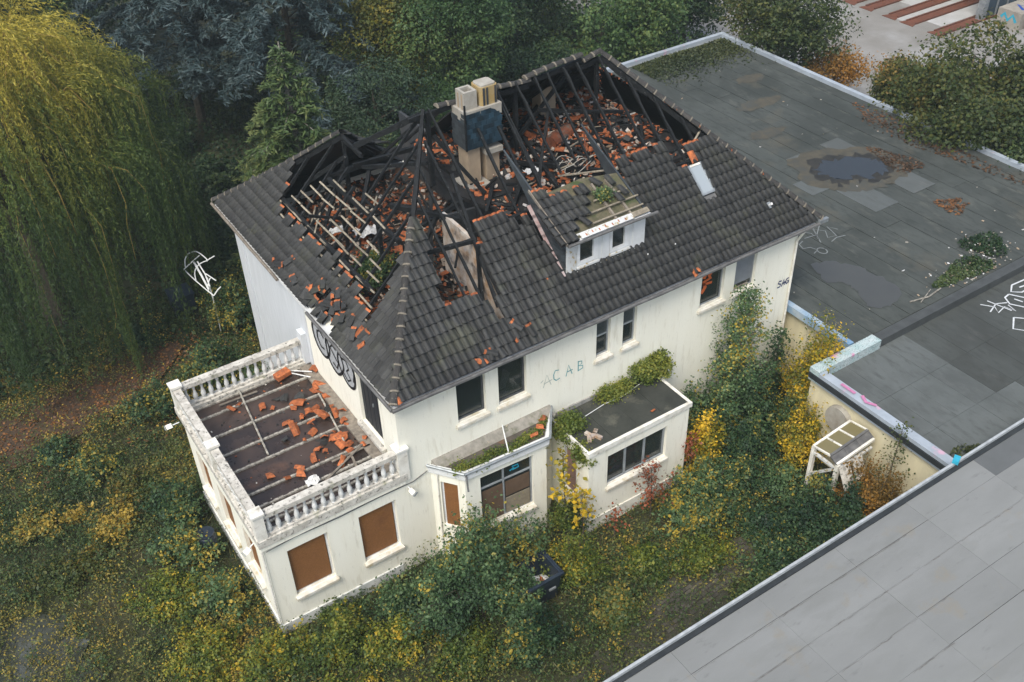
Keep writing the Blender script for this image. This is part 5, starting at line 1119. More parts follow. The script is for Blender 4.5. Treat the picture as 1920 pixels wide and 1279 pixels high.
for (x,y) in ((sx0+.2,sy0+.2),(sx1-.2,sy0+.2),(sx0+.2,sy1-.2),(sx1-.2,sy1-.2)): mb=MB(); mb.tube([(x,y-.04,.08),(x,y+.04,.08)],.09,8); mb.build('castor',M['gutter'],t)
mb=MB(); mb.box(sx1-.5,sx1-.25,sy0-.07,sy0-.02,.75,.82); mb.build('handle',M['metal'],t)
bits('skip_rubbish',40,lambda:Vector((rnd.uniform(sx0+.25,sx1-.25),rnd.uniform(sy0+.25,sy1-.25),rnd.uniform(.5,.78))),['litter','soot','tile_orange','flue_grey'],[4,3,1,2],(.07,.2),'pale rubbish inside the dark blue skip','rubbish')
t=thing('barrel',(-5.25,4.4,0),'dark round barrel in the bushes by the terrace wall','barrel')
mb=MB(); mb.tube([(-5.25,4.4,0),(-5.25,4.4,.15),(-5.25,4.4,.45),(-5.25,4.4,.75),(-5.25,4.4,.88)],[.26,.29,.32,.30,.27],16); mb.build('barrel_body',M['plastic_dark'],t,True)
mb=MB(); mb.tube([(-5.25,4.4,.885),(-5.25,4.4,.93)],[.285,.285],16); mb.build('lid',M['plastic_dark'],t)
# white tubular frame on a thin pole
t=thing('tubular_frame',(-.9,14.6,0),'bent white tubular frame with arcs above the bushes, left of the house','metal frame')
def fpt(u,v): return Vector((u,v,0))
FO=Vector((-1.15,16.9,2.75)); FU=Vector((.80,-.45,.40)).normalized()*.74; FV=Vector((.03,-1.0,-.36)).normalized()*.74
F=lambda a,b_: FO+FU*a+FV*b_
r=.025
def smooth(P):
    if len(P)<3: return P
    Q=[P[0]]+P+[P[-1]]; out=[]
    for i in range(1,len(Q)-2):
        for k in range(5):
            t=k/5; a,b_,c,d=Q[i-1],Q[i],Q[i+1],Q[i+2]; out.append(.5*((2*b_)+(c-a)*t+(2*a-5*b_+4*c-d)*t*t+(3*b_-a-3*c+d)*t**3))
    return out+[P[-1]]
def ft(pts,name,rr=r): mb=MB(); mb.tube(smooth(pts) if 'arc' in name else pts,rr,6); mb.build(name,M['iron'],t)
ft([F(0,.0),F(.22,.9),F(.48,1.75),F(.72,2.45)],'side_rail'); ft([F(0,0),F(.7,-.25),F(1.25,-.42)],'cross_rail')
ft([F(.15,-.05),F(.35,-.55),F(.75,-.85),F(1.2,-.75),F(1.45,-.2),F(1.5,.15)],'arc_tube'); ft([F(.28,1.0),F(.5,.45),F(.9,.15),F(1.3,.1),F(1.5,.15)],'arc_tube')
ft([F(.62,2.0),F(.75,1.65),F(1.0,1.35),F(1.1,1.3)],'arc_tube'); ft([F(.72,2.45),F(1.1,2.2),F(1.35,2.1)],'cross_rail'); ft([F(.75,-.15),F(.72,.9),F(.66,1.95)],'inner_rail',.045); ft([F(.95,-.1),F(.95,.9),F(.8,1.8)],'inner_rail',.03); ft([F(1.5,.1),F(2.0,.05)],'cross_rail'); ft([F(1.0,.9),F(1.3,1.6)],'inner_rail')
mb=MB(); mb.tube([F(.95,1.2),Vector((F(.95,1.2).x+.02,F(.95,1.2).y,1.2)),Vector((F(.95,1.2).x,F(.95,1.2).y,0))],.03,6); mb.build('pole',M['iron'],t)
mb=MB(); mb.box(-1.8,-.9,17.6,18.5,.1,1.0); mb.build; t2=thing('dark_bin',(-1.35,18.0,0),'dark blue square bin in the bushes behind the white frame','bin'); mb.build('bin_body',M['plastic_dark'],t2)
mb=MB(); mb.box(-1.85,-.85,17.55,18.55,1.0,1.06); mb.build('lid',M['plastic_dark'],t2)
# lean-to canopy against the yellow wall
t=thing('glazed_canopy',(13.0,-5.6,0),'small white timber canopy with algae stained glass roof by the yellow wall','canopy')
a=Vector((12.15,-5.05,2.62)); b_=Vector((12.25,-6.15,2.62)); c=Vector((13.95,-5.0,3.0)); d=Vector((13.98,-6.15,2.98))
r0=Vector((12.1,-5.0,2.55)); 
P00=Vector((12.35,-5.05,2.48)); P10=Vector((14.02,-5.05,2.70)); P01=Vector((12.35,-5.75,2.60)); P11=Vector((14.02,-5.75,2.82)); P02=Vector((12.35,-6.05,2.44)); P12=Vector((14.02,-6.05,2.66))
for k in range(3):
    u0=k/3+.015; u1=(k+1)/3-.015; mb=MB(); q=[P00.lerp(P10,u0),P00.lerp(P10,u1),P01.lerp(P11,u1),P01.lerp(P11,u0)]; mb.prism(q,(0,0,.012)); mb.build('roof_pane',M['glass_algae'],t)
    mb=MB(); q=[P01.lerp(P11,u0),P01.lerp(P11,u1),P02.lerp(P12,u1),P02.lerp(P12,u0)]; mb.prism(q,(0,0,.012)); mb.build('roof_pane',M['gutter'],t)
for k in range(4):
    u=k/3; mb=MB(); mb.beam(P00.lerp(P10,u)+Vector((0,0,.01)),P01.lerp(P11,u)+Vector((0,0,.01)),.06,.06); mb.build('glazing_bar',M['plaster2'],t); mb=MB(); mb.beam(P01.lerp(P11,u),P02.lerp(P12,u),.05,.05); mb.build('glazing_bar',M['gutter'],t)
for (p,q) in ((P00,P10),(P01,P11),(P02,P12)): mb=MB(); mb.beam(p,q,.08,.10); mb.build('purlin',M['plaster2'] if p is not P01 else M['gutter'],t)
for p in (P00,P02): mb=MB(); mb.beam(Vector((p.x+.05,p.y,0)),p+Vector((.05,0,-.03)),.13,.13); mb.build('post',M['plaster2'],t)
for p,q in ((Vector((12.4,-5.05,2.2)),Vector((12.4,-6.05,2.2))),(Vector((12.4,-5.05,1.2)),Vector((12.4,-6.0,2.2))),(Vector((12.4,-6.05,2.2)),Vector((14.0,-6.05,2.3)))): mb=MB(); mb.beam(p,q,.08,.09); mb.build('rail',M['white_peel'],t)
for (x0,x1,y0,y1,z0,z1) in ((12.4,12.85,-6.12,-6.5,2.30,1.6),(12.95,13.4,-6.12,-6.45,2.38,1.7)):
    mb=MB(); mb.box8([(x0,y0,z0),(x1,y0,z0+.05),(x1,y0-.03,z0+.05),(x0,y0-.03,z0),(x0,y1,z1),(x1,y1,z1+.05),(x1,y1-.03,z1+.05),(x0,y1-.03,z1)]); mb.build('loose_sheet',M['concrete'],t)
mb=MB(); mb.tube([(14.24,-4.5,2.3),(14.05,-4.5,2.3)],[.52,.50],20); tag(mb.build('wall_disc',M['flue_grey']),'round pale panel on the yellow wall above the canopy','panel')
# twigs, litter on the big flat roof
mb=MB(); mb.tube([(20.0,-2.35,3.48),(20.8,-2.55,3.50),(21.6,-2.45,3.5)],.03,5); mb.tube([(20.3,-2.6,3.48),(21.2,-2.3,3.52)],.02,5); tag(mb.build('fallen_branch',M['bark_pale']),'bare fallen branch by the upstand of the dark roof','branch')
mb=MB(); mb.box(14.2,14.45,-8.98,-8.78,4.2,4.3) if False else mb.obox((13.72,-9.02,4.29),(.9,.4,0),(-.4,.9,0),(0,0,1),.30,.18,.12); tag(mb.build('crumpled_bag',M['paint_cyan']),'light blue crumpled bag on the black roof edge','bag')
def pl_lit():
    r=rnd.random()
    if r<.45: return Vector((rnd.gauss(23.4,.9),rnd.gauss(-2.2,.35),3.47))
    if r<.75: return Vector((rnd.gauss(25.4,.6),rnd.gauss(-1.6,.5),3.47))
    return Vector((rnd.uniform(17,31),rnd.uniform(-2.7,20),3.45)) if rnd.random()<.45 else Vector((rnd.gauss(24.2,1.2),rnd.gauss(-2.0,.4),3.47))
bits('pale_litter',300,lambda:(lambda p: p if p.y>-2.8 else Vector((p.x,-2.75,p.z)))(pl_lit()),['litter','flue_grey','flue_brown'],[3,4,4],(.018,.06),'pale wood chips and litter scattered on the dark felt roof','litter')
# ------------------------------------------------------------------ vegetation
def tint_of(C,seed,s=.6,mixr=.5,gain=1.25,bias=0.0):
    v=vnoise(C,s,seed)*(1-mixr)+rng.random(len(C))*mixr
    return np.clip((v-.5)*gain+.5+bias,0,1)
def cloud(centers,out,per,spread,ln,wd,seed,s=.6,mixr=.5,bias=0.0,gain=1.25,flat=.75,rnd_n=.75,droop=0.0):
    n=len(centers); C=np.repeat(centers,per,0)+rng.normal(size=(n*per,3))*np.array([spread,spread,spread*flat])
    O=np.repeat(out,per,0)
    Nn=O*.6+np.array([0,0,.55])+rng.normal(size=C.shape)*rnd_n
    L_=ln*rng.uniform(.6,1.35,len(C)); ax=rng.normal(size=C.shape)+np.array([0,0,-droop])+O*.4
    return leaves(C,Nn,L_,L_*wd,tint_of(C,seed,s,mixr,gain,bias),ax)
def lobed(c,rad,nl,ncl,seed,lo=.30,hi=.52,zmin=None):
    """clump centres on the skins of overlapping lobes that fill an uneven ellipsoid; also lobe centres"""
    r=np.random.default_rng(seed); c=np.array(c,float); rad=np.array(rad,float)
    d=unit(r.normal(size=(nl,3))); rr=r.uniform(.35,.78,nl)[:,None]; lc=c+d*rr*rad; lr=r.uniform(lo,hi,nl)[:,None]*rad.mean()
    k=r.integers(0,nl,ncl); dd=unit(r.normal(size=(ncl,3))+np.array([0,0,.25])); P=lc[k]+dd*lr[k]*(r.uniform(.55,1.06,ncl)**.6)[:,None]
    if zmin is not None:
        m=P[:,2]>zmin; P=P[m]; dd=dd[m]
    return P,dd,lc
def trunk_mb(base,top,r0,lc,seed,r_l=.35):
    r=random.Random(seed); mb=MB(); b=Vector(base); t=Vector(top); n=7; pts=[]; 
    for i in range(n+1):
        f=i/n; pts.append(b.lerp(t,f)+Vector((r.uniform(-.08,.08),r.uniform(-.08,.08),0))*(1 if 0<i<n else 0))
    mb.tube(pts,[r0*(1-.75*i/n) for i in range(n+1)],8)
    for L_ in lc:
        L_=Vector(L_); f=min(.95,max(.25,(L_.z-b.z)/(t.z-b.z+.01)*.75)); p=b.lerp(t,f); m_=p.lerp(L_,.5)+Vector((r.uniform(-.2,.2),r.uniform(-.2,.2),r.uniform(0,.25)))
        rr=r0*r_l; mb.tube([p,m_,L_],[rr,rr*.6,rr*.25],5)
    return mb
def put(name,parts,label,cat,group=None,loc=(0,0,0)):
    """parts: list of (part name, mesh-or-MB, material); vertices in world space"""
    t=thing(name,loc,label,cat,group); 
    for pn,me,m in parts:
        if isinstance(me,MB): me.build(pn,m,t)
        else:
            co,q,ti=me; link(pn,npmesh(pn,co-np.array(loc,float),q,ti,m),t)
    return t
def broad(name,label,base,h,rad,m,seed,nl=14,ncl=420,per=34,ln=.17,wd=.62,spread=.26,zc=.60,bias=0,s=.5,cat='tree',group=None,bark='bark',r0=.2,mixr=.5,gain=1.25,lo=.30,hi=.52,zmin=.3):
    b=np.array(base,float); c=b+np.array([0,0,h*zc]); P,O,lc=lobed(c,rad,nl,ncl,seed,lo,hi,b[2]+zmin)
    lv=cloud(P,O,per,spread,ln,wd,seed,s,mixr,bias,gain)
    return put(name,[('trunk',trunk_mb(b-np.array([0,0,.15]),c+np.array([0,0,rad[2]*.5]),r0,lc,seed),M[bark]),('crown',lv,LM[m])],label,cat,group,tuple(b))
# ---- weeping willow
def willow(base,seed=3):
    r=np.random.default_rng(seed); b=np.array(base); H_=14.4; Rr=5.6
    tw=MB(); Cs=[];Ax=[];Fr=[]
    for k in range(34):
        a=r.uniform(0,6.28); rr=Rr*r.uniform(.35,.9); zt=H_*(1.0-.42*(rr/Rr)**2.2)*r.uniform(.90,1.02)
        p0=Vector(b)+Vector((0,0,4.5)); p2=Vector(b)+Vector((rr*math.cos(a),rr*math.sin(a),zt-.5)); p1=p0.lerp(p2,.5)+Vector((0,0,1.5)); e=p2+Vector((math.cos(a)*.8,math.sin(a)*.8,-1.1)); f=e+Vector((math.cos(a)*.3,math.sin(a)*.3,-1.6))
        tw.m=0; tw.tube([p0,p1],[.20,.10],5); tw.m=1; tw.tube([p1,p2,e,f],[.07,.035,.018,.008],5)
    nb=330
    for i in range(nb):
        a=r.uniform(0,6.2832); q=r.uniform(0,1)**.5
        rr=Rr*q*(1+.12*math.sin(3*a+1)+.08*math.sin(7*a)); top=H_*(1-.46*q**2.4)-abs(r.normal())*.8+.5*math.sin(a*5+rr)
        Lb=r.uniform(2.6,5.0)+q*r.uniform(.5,5.5); drift=r.normal(size=2)*.28; push=r.uniform(.5,1.5); tb=r.normal()*.12
        for s_ in range(9):
            x0=b[0]+rr*math.cos(a)+r.normal()*.30; y0=b[1]+rr*math.sin(a)+r.normal()*.30
            z0=top-abs(r.normal())*.35; L_=min(Lb*r.uniform(.45,1.05),z0-.25)
            n=int(L_/.075)
            if n<6: continue
            t=np.linspace(0,1,n); arch=np.minimum(t*L_/1.6,1); od=np.sin(arch*1.57)*push
            ww=r.uniform(0,6); X=x0+math.cos(a)*od+drift[0]*t*t+.05*np.sin(t*L_*2.2+ww); Y=y0+math.sin(a)*od+drift[1]*t*t+.05*np.cos(t*L_*1.9+ww); Z=z0-L_*t+.55*np.sin(arch*3.14)
            C=np.stack([X,Y,Z],1); D=np.gradient(C,axis=0); D=D/np.linalg.norm(D,axis=1,keepdims=True)
            C=np.concatenate([C,C])+r.normal(size=(2*n,3))*.035
            Cs.append(C); Ax.append(np.concatenate([D,D])+r.normal(size=(2*n,3))*.34); Fr.append(np.clip((C[:,2]-4.8)/9.0,0,1)**1.7*.95+tb+r.normal()*.07)  # tint follows height: yellowing, with crown light and hem shade put into the colour
            if s_==0 and i%4==0:
                idx=list(range(0,n,max(1,n//6))); tw.m=1; tw.tube([Vector(C[j]) for j in idx],[.010]*len(idx),3,False)
    C=np.concatenate(Cs);A=np.concatenate(Ax);F=np.concatenate(Fr)
    Nn=rng.normal(size=C.shape)+np.array([0,0,.25]); ln=rng.uniform(.10,.21,len(C))
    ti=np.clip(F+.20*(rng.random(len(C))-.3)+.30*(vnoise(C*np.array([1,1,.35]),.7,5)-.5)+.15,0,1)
    lv=leaves(C,Nn,ln,ln*.19,ti,A)
    tm=MB(); tm.tube([b,b+np.array([.1,.05,2.2]),b+np.array([.0,.1,4.6]),b+np.array([.1,0,9])],[.55,.42,.34,.12],9)
    t=thing('weeping_willow',tuple(b),'large weeping willow with yellowing hanging twigs on the left','tree')
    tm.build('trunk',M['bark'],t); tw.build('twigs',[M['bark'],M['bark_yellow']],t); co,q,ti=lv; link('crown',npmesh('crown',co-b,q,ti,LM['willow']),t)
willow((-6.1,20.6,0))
# ---- conifers
def conifer(name,label,base,h,r_low,m,seed,nb,zlo,zhi,nln,nwd,droop,updip=.0,per_m=15,sub=5,prof=1.0,bark='bark',tb=0,cat='tree',group=None,tips=.25):
    r=np.random.default_rng(seed); b=np.array(base,float); Cs=[];Ax=[];Ns=[];Tt=[]; mb=MB(); mb.tube([b-np.array([0,0,.2]),b+np.array([.05,.02,h*.5]),b+np.array([0,.05,h])],[.28,.17,.03],8)
    for i in range(nb):
        f=(i+r.random())/nb; z=zlo+(zhi-zlo)*f; L_=max(.3,r_low*(1-f)**prof*r.uniform(.62,1.12)+.15); a=i*2.4+r.uniform(-.5,.5)
        d=np.array([math.cos(a),math.sin(a),0]); n=9; t=np.linspace(0,1,n)
        pts=b+np.array([0,0,z])+d*(t*L_)[:,None]+np.outer(-droop*L_*t**1.6+updip*L_*np.sin(t*3.1),[0,0,1])
        mb.tube([Vector(p) for p in pts[::2]],[.05,.035,.025,.015,.008],4,False)
        sd=np.cross(d,[0,0,1])
        for s in range(int(sub*L_)+2):
            u=r.uniform(.12,1)**.8; p=b+np.array([0,0,z])+d*u*L_+np.array([0,0,-droop*L_*u**1.6+updip*L_*math.sin(u*3.1)])
            side=r.choice([-1,1]); dl=unit((sd*side*r.uniform(.4,1)+d*r.uniform(.25,1.0)+np.array([0,0,r.uniform(-.28,.10)-droop*.35]))[None])[0]
            sl=r.uniform(.35,.85)*min(1,.35+.28*L_)*(1.2-u*.45)
            k=max(4,int(per_m*sl)); w_=np.linspace(0,1,k); cc=p+np.outer(w_*sl,dl)+r.normal(size=(k,3))*.05; cc[:,2]-=.12*w_**2*sl
            Cs.append(cc); Ax.append(np.tile(dl,(k,1))+r.normal(size=(k,3))*.55); Ns.append(np.array([0,0,1])+r.normal(size=(k,3))*.45); Tt.append(.15+.55*u*w_+r.normal()*.10+np.zeros(k))
    C=np.concatenate(Cs); ln=nln*rng.uniform(.6,1.35,len(C)); ti=np.clip(np.concatenate(Tt)+.22*rng.random(len(C))+tb+.3*(vnoise(C,.5,seed)-.5),0,1)
    lv=leaves(C,np.concatenate(Ns),ln,ln*nwd,ti,np.concatenate(Ax))
    return put(name,[('trunk',mb,M[bark]),('crown',lv,LM[m])],label,cat,group,tuple(b))
conifer('blue_cedar','broad blue grey cedar spreading behind the green larch',(10.0,30.5,0),15,7.8,'cedar',21,96,4.2,14.6,.40,.20,.16,.05,24,9,.62)
conifer('blue_cedar','blue grey cedar with hanging fronds right of the willow',(5.6,34.5,0),16,7.4,'cedar',22,90,4.8,15.5,.42,.20,.22,.04,22,8,.6)
conifer('larch_tree','light green larch with feathery tip, left of the burnt roof',(5.3,19.0,0),10.2,3.9,'larch',23,120,.9,10.0,.30,.24,.20,.06,30,12,.85,'bark_pale',.16)
# ---- evergreens and broad trees behind the house
broad('yew_bush','dark rounded evergreen behind the gap in the roof',(11.2,23.4,0),6.4,(3.0,2.8,3.1),'yew',31,16,520,34,.16,.42,.26,.52,r0=.14)
broad('yew_bush','dark evergreen beside the larch, nearest the rear gable',(8.9,20.6,0),4.8,(2.3,2.2,2.4),'yew',32,12,360,34,.15,.42,.24,.50,r0=.12,bias=.05)
broad('yew_bush','dark evergreen in front of the tall green bush by the chimney',(14.6,22.6,0),4.6,(2.2,2.0,2.3),'laurel',33,12,330,34,.16,.40,.24,.50,r0=.12,bias=-.22)
broad('laurel_tree','tall mid green leafy bush standing left above the chimney',(17.6,26.2,0),10.4,(3.1,2.8,5.0),'laurel',34,24,820,34,.18,.50,.28,.52,r0=.18,bias=-.02)
broad('laurel_tree','yellowing leafy tree left of the tall mid green bush',(14.6,27.8,0),9.4,(2.7,2.5,4.4),'yellowing',35,20,620,34,.19,.55,.28,.53,r0=.18)
broad('laurel_tree','light green sapling just left of the chimney top',(15.0,21.2,0),4.2,(1.4,1.3,1.9),'laurel',36,9,200,34,.17,.4,.22,.55,r0=.08,bias=.10)
for i,(x,y,h,rd,m,lab) in enumerate(((21.5,31.5,9,(4,3.4,4.4),'dark','dark broad tree above the middle of the burnt ridge'),(26.6,33.5,9,(4.2,3.5,4.4),'dark','dark broad tree left of the flat roof corner'),(31.0,30.5,9,(4,3.5,4.4),'dark','dark tree beyond the far corner of the flat roof'),
    (28.2,23.9,7.6,(3.6,2.6,3.7),'laurel','green tree behind the left edge of the flat roof'),(33.4,25.5,7.5,(3,3,3.6),'dark','dark green tree behind the far corner of the flat roof'),(23.6,26.4,3.0,(2.4,2,1.5),'dark','low dark bush behind the roof ridge'),
    (34.6,18.6,7.6,(3.3,3.2,3.8),'olive','olive green round tree between the flat roof and the yard'))):
    broad('broadleaf_tree',lab,(x,y,0),h,rd,m,40+i,18,560,34,.20,.62,.30,.54,r0=.2,bias=-.02 if i==3 else -.05 if i==6 else 0)
broad('broadleaf_tree','largest olive tree overhanging the right edge of the flat roof',(34.4,6.4,0),6.9,(4.1,4.2,3.5),'olive',51,24,900,36,.20,.62,.30,.54,r0=.25)
broad('broadleaf_tree','olive tree behind the largest one at the right picture edge',(37.4,4.6,0),6.4,(3.6,3.2,3.2),'olive',52,18,620,34,.20,.62,.30,.54,r0=.22)
broad('broadleaf_tree','dark green tree at the right edge nearest the camera',(34.9,1.0,0),5.8,(3.6,3.6,2.9),'dark',53,18,640,36,.19,.62,.28,.54,r0=.2,bias=.10)
broad('broadleaf_tree','small olive tree on the left of the overhanging one',(35.3,10.3,0),4.6,(1.9,1.8,2.3),'olive',54,12,340,34,.18,.62,.26,.54,r0=.14,bias=.08)
broad('autumn_shrub','orange brown shrub beside the roof edge below the round tree',(36.0,15.6,0),3.5,(1.6,1.5,1.7),'orange',55,12,150,30,.16,.55,.26,.52,cat='shrub',r0=.06)
broad('autumn_shrub','thin orange shrub in front of the concrete yard',(37.0,12.4,0),3.6,(1.3,1.3,1.8),'orange',56,10,90,26,.15,.55,.26,.55,cat='shrub',r0=.06)
for i,(x,y,h) in enumerate(((-9,36,12),(-3,42,13),(13,44,14),(20,44,13),(28,46,13),(36,40,12),(1,50,14),(8,52,15),(-1.5,38.5,8),(1.5,46,9),(-6.5,31,8))):
    broad('broadleaf_tree',['dark tree behind the willow at the top left','dark tree between willow and cedar at the top edge','dark tree behind the blue cedar','dark tree at the top edge above the tall green bush','dark tree at the top edge above the ivy','dark tree at the top edge by the yard','tall dark tree farthest back on the left','tall dark tree farthest back behind the cedars','dark tree with low crown just right of the willow top','low dark tree behind the cedar, at the top edge','dark tree touching the far side of the willow'][i],(x,y,0),h,(5,4.5,5.6),'dark',60+i,16,420,30,.28,.62,.40,.56,r0=.3)
# ---- low ivy and undergrowth behind the house
def ground_cover(name,label,cat,n,place,ln,wd,m,seed,h=.3,bias=0,s=.5,up=.6,mixr=.5,axisz=0):
    P=place(n); P=P+np.stack([np.zeros(len(P)),np.zeros(len(P)),rng.random(len(P))**1.3*h*(.35+vnoise(P,.9,seed+1)*1.3)],1)
    Nn=np.array([0,0,up])+rng.normal(size=P.shape)*.6; L_=ln*rng.uniform(.55,1.4,len(P))
    ax=rng.normal(size=P.shape)+np.array([0,0,axisz]); 
    co,q,ti=leaves(P,Nn,L_,L_*wd,tint_of(P,seed,s,mixr,1.5,bias),ax)
    o=link(name,npmesh(name,co,q,ti,LM[m])); return tag(o,label,cat,kind='stuff')
def area(x0,x1,y0,y1,excl=(),dens=None,z=0):
    def f(n):
        P=np.stack([rng.uniform(x0,x1,n),rng.uniform(y0,y1,n),np.full(n,float(z))],1); k=np.ones(n,bool)
        for (a,b_,c,d) in excl: k&=~((P[:,0]>a)&(P[:,0]<b_)&(P[:,1]>c)&(P[:,1]<d))
        if dens is not None: k&=rng.random(n)<dens(P)
        return P[k]
    return f
HOUSE=[(-4.6,0,-.05,6.85),(0,16.1,0,12.5),(.9,5.4,-1,0),(5.4,9.6,-2.05,0)]
ground_cover('ivy_undergrowth','low ivy and bramble thicket behind the burnt house','undergrowth',26000,area(13,33,13,44,[(16,33,-3,21)]),.30,.7,'laurel',71,1.3,.02)
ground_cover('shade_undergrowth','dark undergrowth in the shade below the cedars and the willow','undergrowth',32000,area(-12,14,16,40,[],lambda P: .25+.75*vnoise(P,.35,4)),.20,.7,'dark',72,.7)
# ---- meadow
def pathm(P):
    x,y=P[:,0],P[:,1]; d=np.abs((y-14.0)-.25*np.sin(x*.7)-np.clip((x+5)*.55,0,3)); return np.where((x<-1.5)&(d<1.0),.10,1.0)
def brick(P): 
    x,y=P[:,0],P[:,1]; return np.where((y<-5.0+.0*x)&(y>-8.9)&(x>-2)&(x<11),.42+.5*(vnoise(P,.8,9)>.55),1.0)
def pav(P): return np.where((P[:,0]<-9.2)&(P[:,1]<5.0),.88,1.0)
dm_=lambda P: pathm(P)*brick(P)*pav(P)*(.45+.55*np.clip(vnoise(P,.8,12)*1.7-.25,0,1))
ME=HOUSE+[(14,40,-9,20),(11.9,14.1,-6.3,-4.9)]
def weeds(n,per):
    P=area(-17,14.2,-9.0,20,ME,lambda P: dm_(P))(n); k=len(P)
    hN=.12+.62*np.clip(vnoise(P,.75,21)*1.8-.45,0,1); hh=hN*rng.uniform(.5,1.4,k); sp=.10+.10*rng.random(k)
    reg=vnoise(P,.33,22); tb=np.clip((reg-.5)*1.7+.42+rng.normal(size=k)*.17,0,1)
    west=(P[:,0]<-6)&(P[:,1]<11)&(P[:,1]>4.5); tb=np.where(west,np.clip(tb+.10,0,1),tb-.04); tb=np.where((P[:,1]<-3.5)|(P[:,1]<6)&(P[:,0]<-9),np.clip(tb*.7+.12,0,1),tb)
    C=np.repeat(P,per,0); u=rng.random(k*per); H2=np.repeat(hh,per); C=C+np.stack([rng.normal(size=k*per)*np.repeat(sp,per)*(.5+u),rng.normal(size=k*per)*np.repeat(sp,per)*(.5+u),H2*u],1)
    Nn=np.array([0,0,.55])+rng.normal(size=C.shape)*.6; ln=.072*rng.uniform(.55,1.55,len(C)); ti=np.clip(np.repeat(tb,per)+rng.normal(size=len(C))*.10+(u-.6)*.22,0,1)
    co,q,ti=leaves(C,Nn,ln,ln*.55,ti); o=link('meadow_weeds',npmesh('meadow_weeds',co,q,ti,LM['weed'])); tag(o,'knee high autumn weeds all round the house','weeds',kind='stuff')
weeds(24000,22)
def clumps(n,per):
    P=area(-17,14.2,-8.9,20,ME,lambda P: dm_(P)*.9)(n); k=len(P); hh=rng.uniform(.3,1.05,k); sp=rng.uniform(.10,.26,k)
    tb=np.clip(np.where(rng.random(k)<.20,rng.uniform(.62,1.0,k),rng.uniform(.08,.46,k))+.25*(vnoise(P,.4,31)-.5),0,1)
    C=np.repeat(P,per,0); u=rng.random(k*per); C=C+np.stack([rng.normal(size=k*per)*np.repeat(sp,per),rng.normal(size=k*per)*np.repeat(sp,per),np.repeat(hh,per)*u**.7],1)
    Nn=np.array([0,0,.6])+rng.normal(size=C.shape)*.6; ln=.085*rng.uniform(.6,1.4,len(C)); ti=np.clip(np.repeat(tb,per)+rng.normal(size=len(C))*.09,0,1)
    co,q,ti=leaves(C,Nn,ln,ln*.6,ti); tag(link('meadow_herbs',npmesh('meadow_herbs',co,q,ti,LM['weed'])),'taller green and golden herbs dotted over the meadow','weeds',kind='stuff')
clumps(3400,48)
ground_cover('meadow_grass','dry grass between the weeds','grass',90000,area(-17,14.2,-9.0,18,ME,lambda P: pathm(P)*pav(P)*(.3+.7*vnoise(P,.6,15))),.30,.085,'grass',74,.25,0,.5,.15,.5,1.6)
ground_cover('fallen_leaves','fallen reddish leaves on the path and under the willow','leaves',9000,area(-17,2,10.5,18,[],lambda P: np.where(pathm(P)<.5,1.0,.25),.11),.11,.7,'litterleaf',75,.03,.05,.4,2.0)
ground_cover('scattered_leaves','yellow fallen leaves scattered over the weeds','leaves',1900,area(-16,14,-9,15,ME,None,.25),.065,.75,'yellow',76,.35,-.15,.4,1.2)
# flat weeds on roofs
def disc(cx,cy,rx,ry,z): 
    def f(n):
        a=rng.uniform(0,6.283,n); r_=np.sqrt(rng.random(n))*(1+.25*np.sin(3*a+cx)); return np.stack([cx+rx*r_*np.cos(a),cy+ry*r_*np.sin(a),np.full(n,float(z))],1)
    return f
ground_cover('roof_moss','dark moss and leaf carpet on the far corner of the flat roof','moss',7000,lambda n: np.stack([rng.uniform(25.2,31.7,n),20.4-np.abs(rng.normal(size=n))*1.1,np.full(n,3.45)],1),.13,.7,'moss',81,.12,-.25)
ground_cover('roof_weeds','dark weeds with litter along the upstand of the flat roof','moss',3000,lambda n: np.concatenate([disc(23.3,-2.2,1.5,.5,3.45)(n//2),disc(25.5,-1.5,.9,.8,3.45)(n//3)]),.12,.6,'dark',82,.12,.1)
ground_cover('puddle_leaves','brown fallen leaves at the right rim of the big puddle and along the tree side','leaves',1500,lambda n: np.concatenate([disc(28.2,5.2,.7,1.3,3.462)(n//3),disc(30.8,6,.8,4.5,3.45)(n//2),disc(27.0,1.2,.7,.6,3.45)(n//6)]),.13,.65,'litterleaf',83,.02,-.28,.5,2)
ground_cover('lower_roof_leaves','leaf drift on the lower flat roof where it meets the black edge','leaves',420,disc(15.2,-8.55,.7,.32,3.26),.10,.6,'moss',84,.12,0)
ground_cover('bay_roof_weeds','green weeds growing in the tray roof of the bay','weeds',2600,lambda n: (lambda t: np.stack([1.3+t*3.7,-.72+.10*rng.normal(size=n)-.10*t+np.where(t>.7,(t-.7)*1.6,0)+.08*np.sin(t*20),np.full(n,4.01)],1))(rng.random(n)),.075,.6,'ivy',85,.20,-.2,2.0)
def ivy(name,label,cx,cy,cz,rx,ry,rz,ncl,seed,per=36,ln=.085,m='ivy',spread=.12,bias=0):
    P,O,lc=lobed((cx,cy,cz),(rx,ry,rz),9,ncl,seed,.3,.5); mb=MB()
    for c in lc[:6]: mb.tube([Vector((cx,cy,cz-rz)),Vector((cx,cy,cz)).lerp(Vector(c),.5)+Vector((0,0,.1)),Vector(c)],[.02,.015,.008],4)
    put(name,[('stem',mb,M['bark']),('foliage',cloud(P,O,per,spread,ln,.75,seed,1.5,.45,bias),LM[m])],label,'ivy',None,(cx,cy,cz))
ivy('ivy_clump','yellow green ivy hanging over the near left corner of the extension roof',5.55,-.75,3.60,.42,.62,.42,130,91)
ivy('ivy_trail','ivy trailing down the extension side above its door',5.50,-1.55,3.30,.16,.40,.38,45,92)
ivy('ivy_clump','round green ivy mound on the far right corner of the extension roof',9.35,-.30,3.98,.85,.40,.60,190,93,bias=.02)
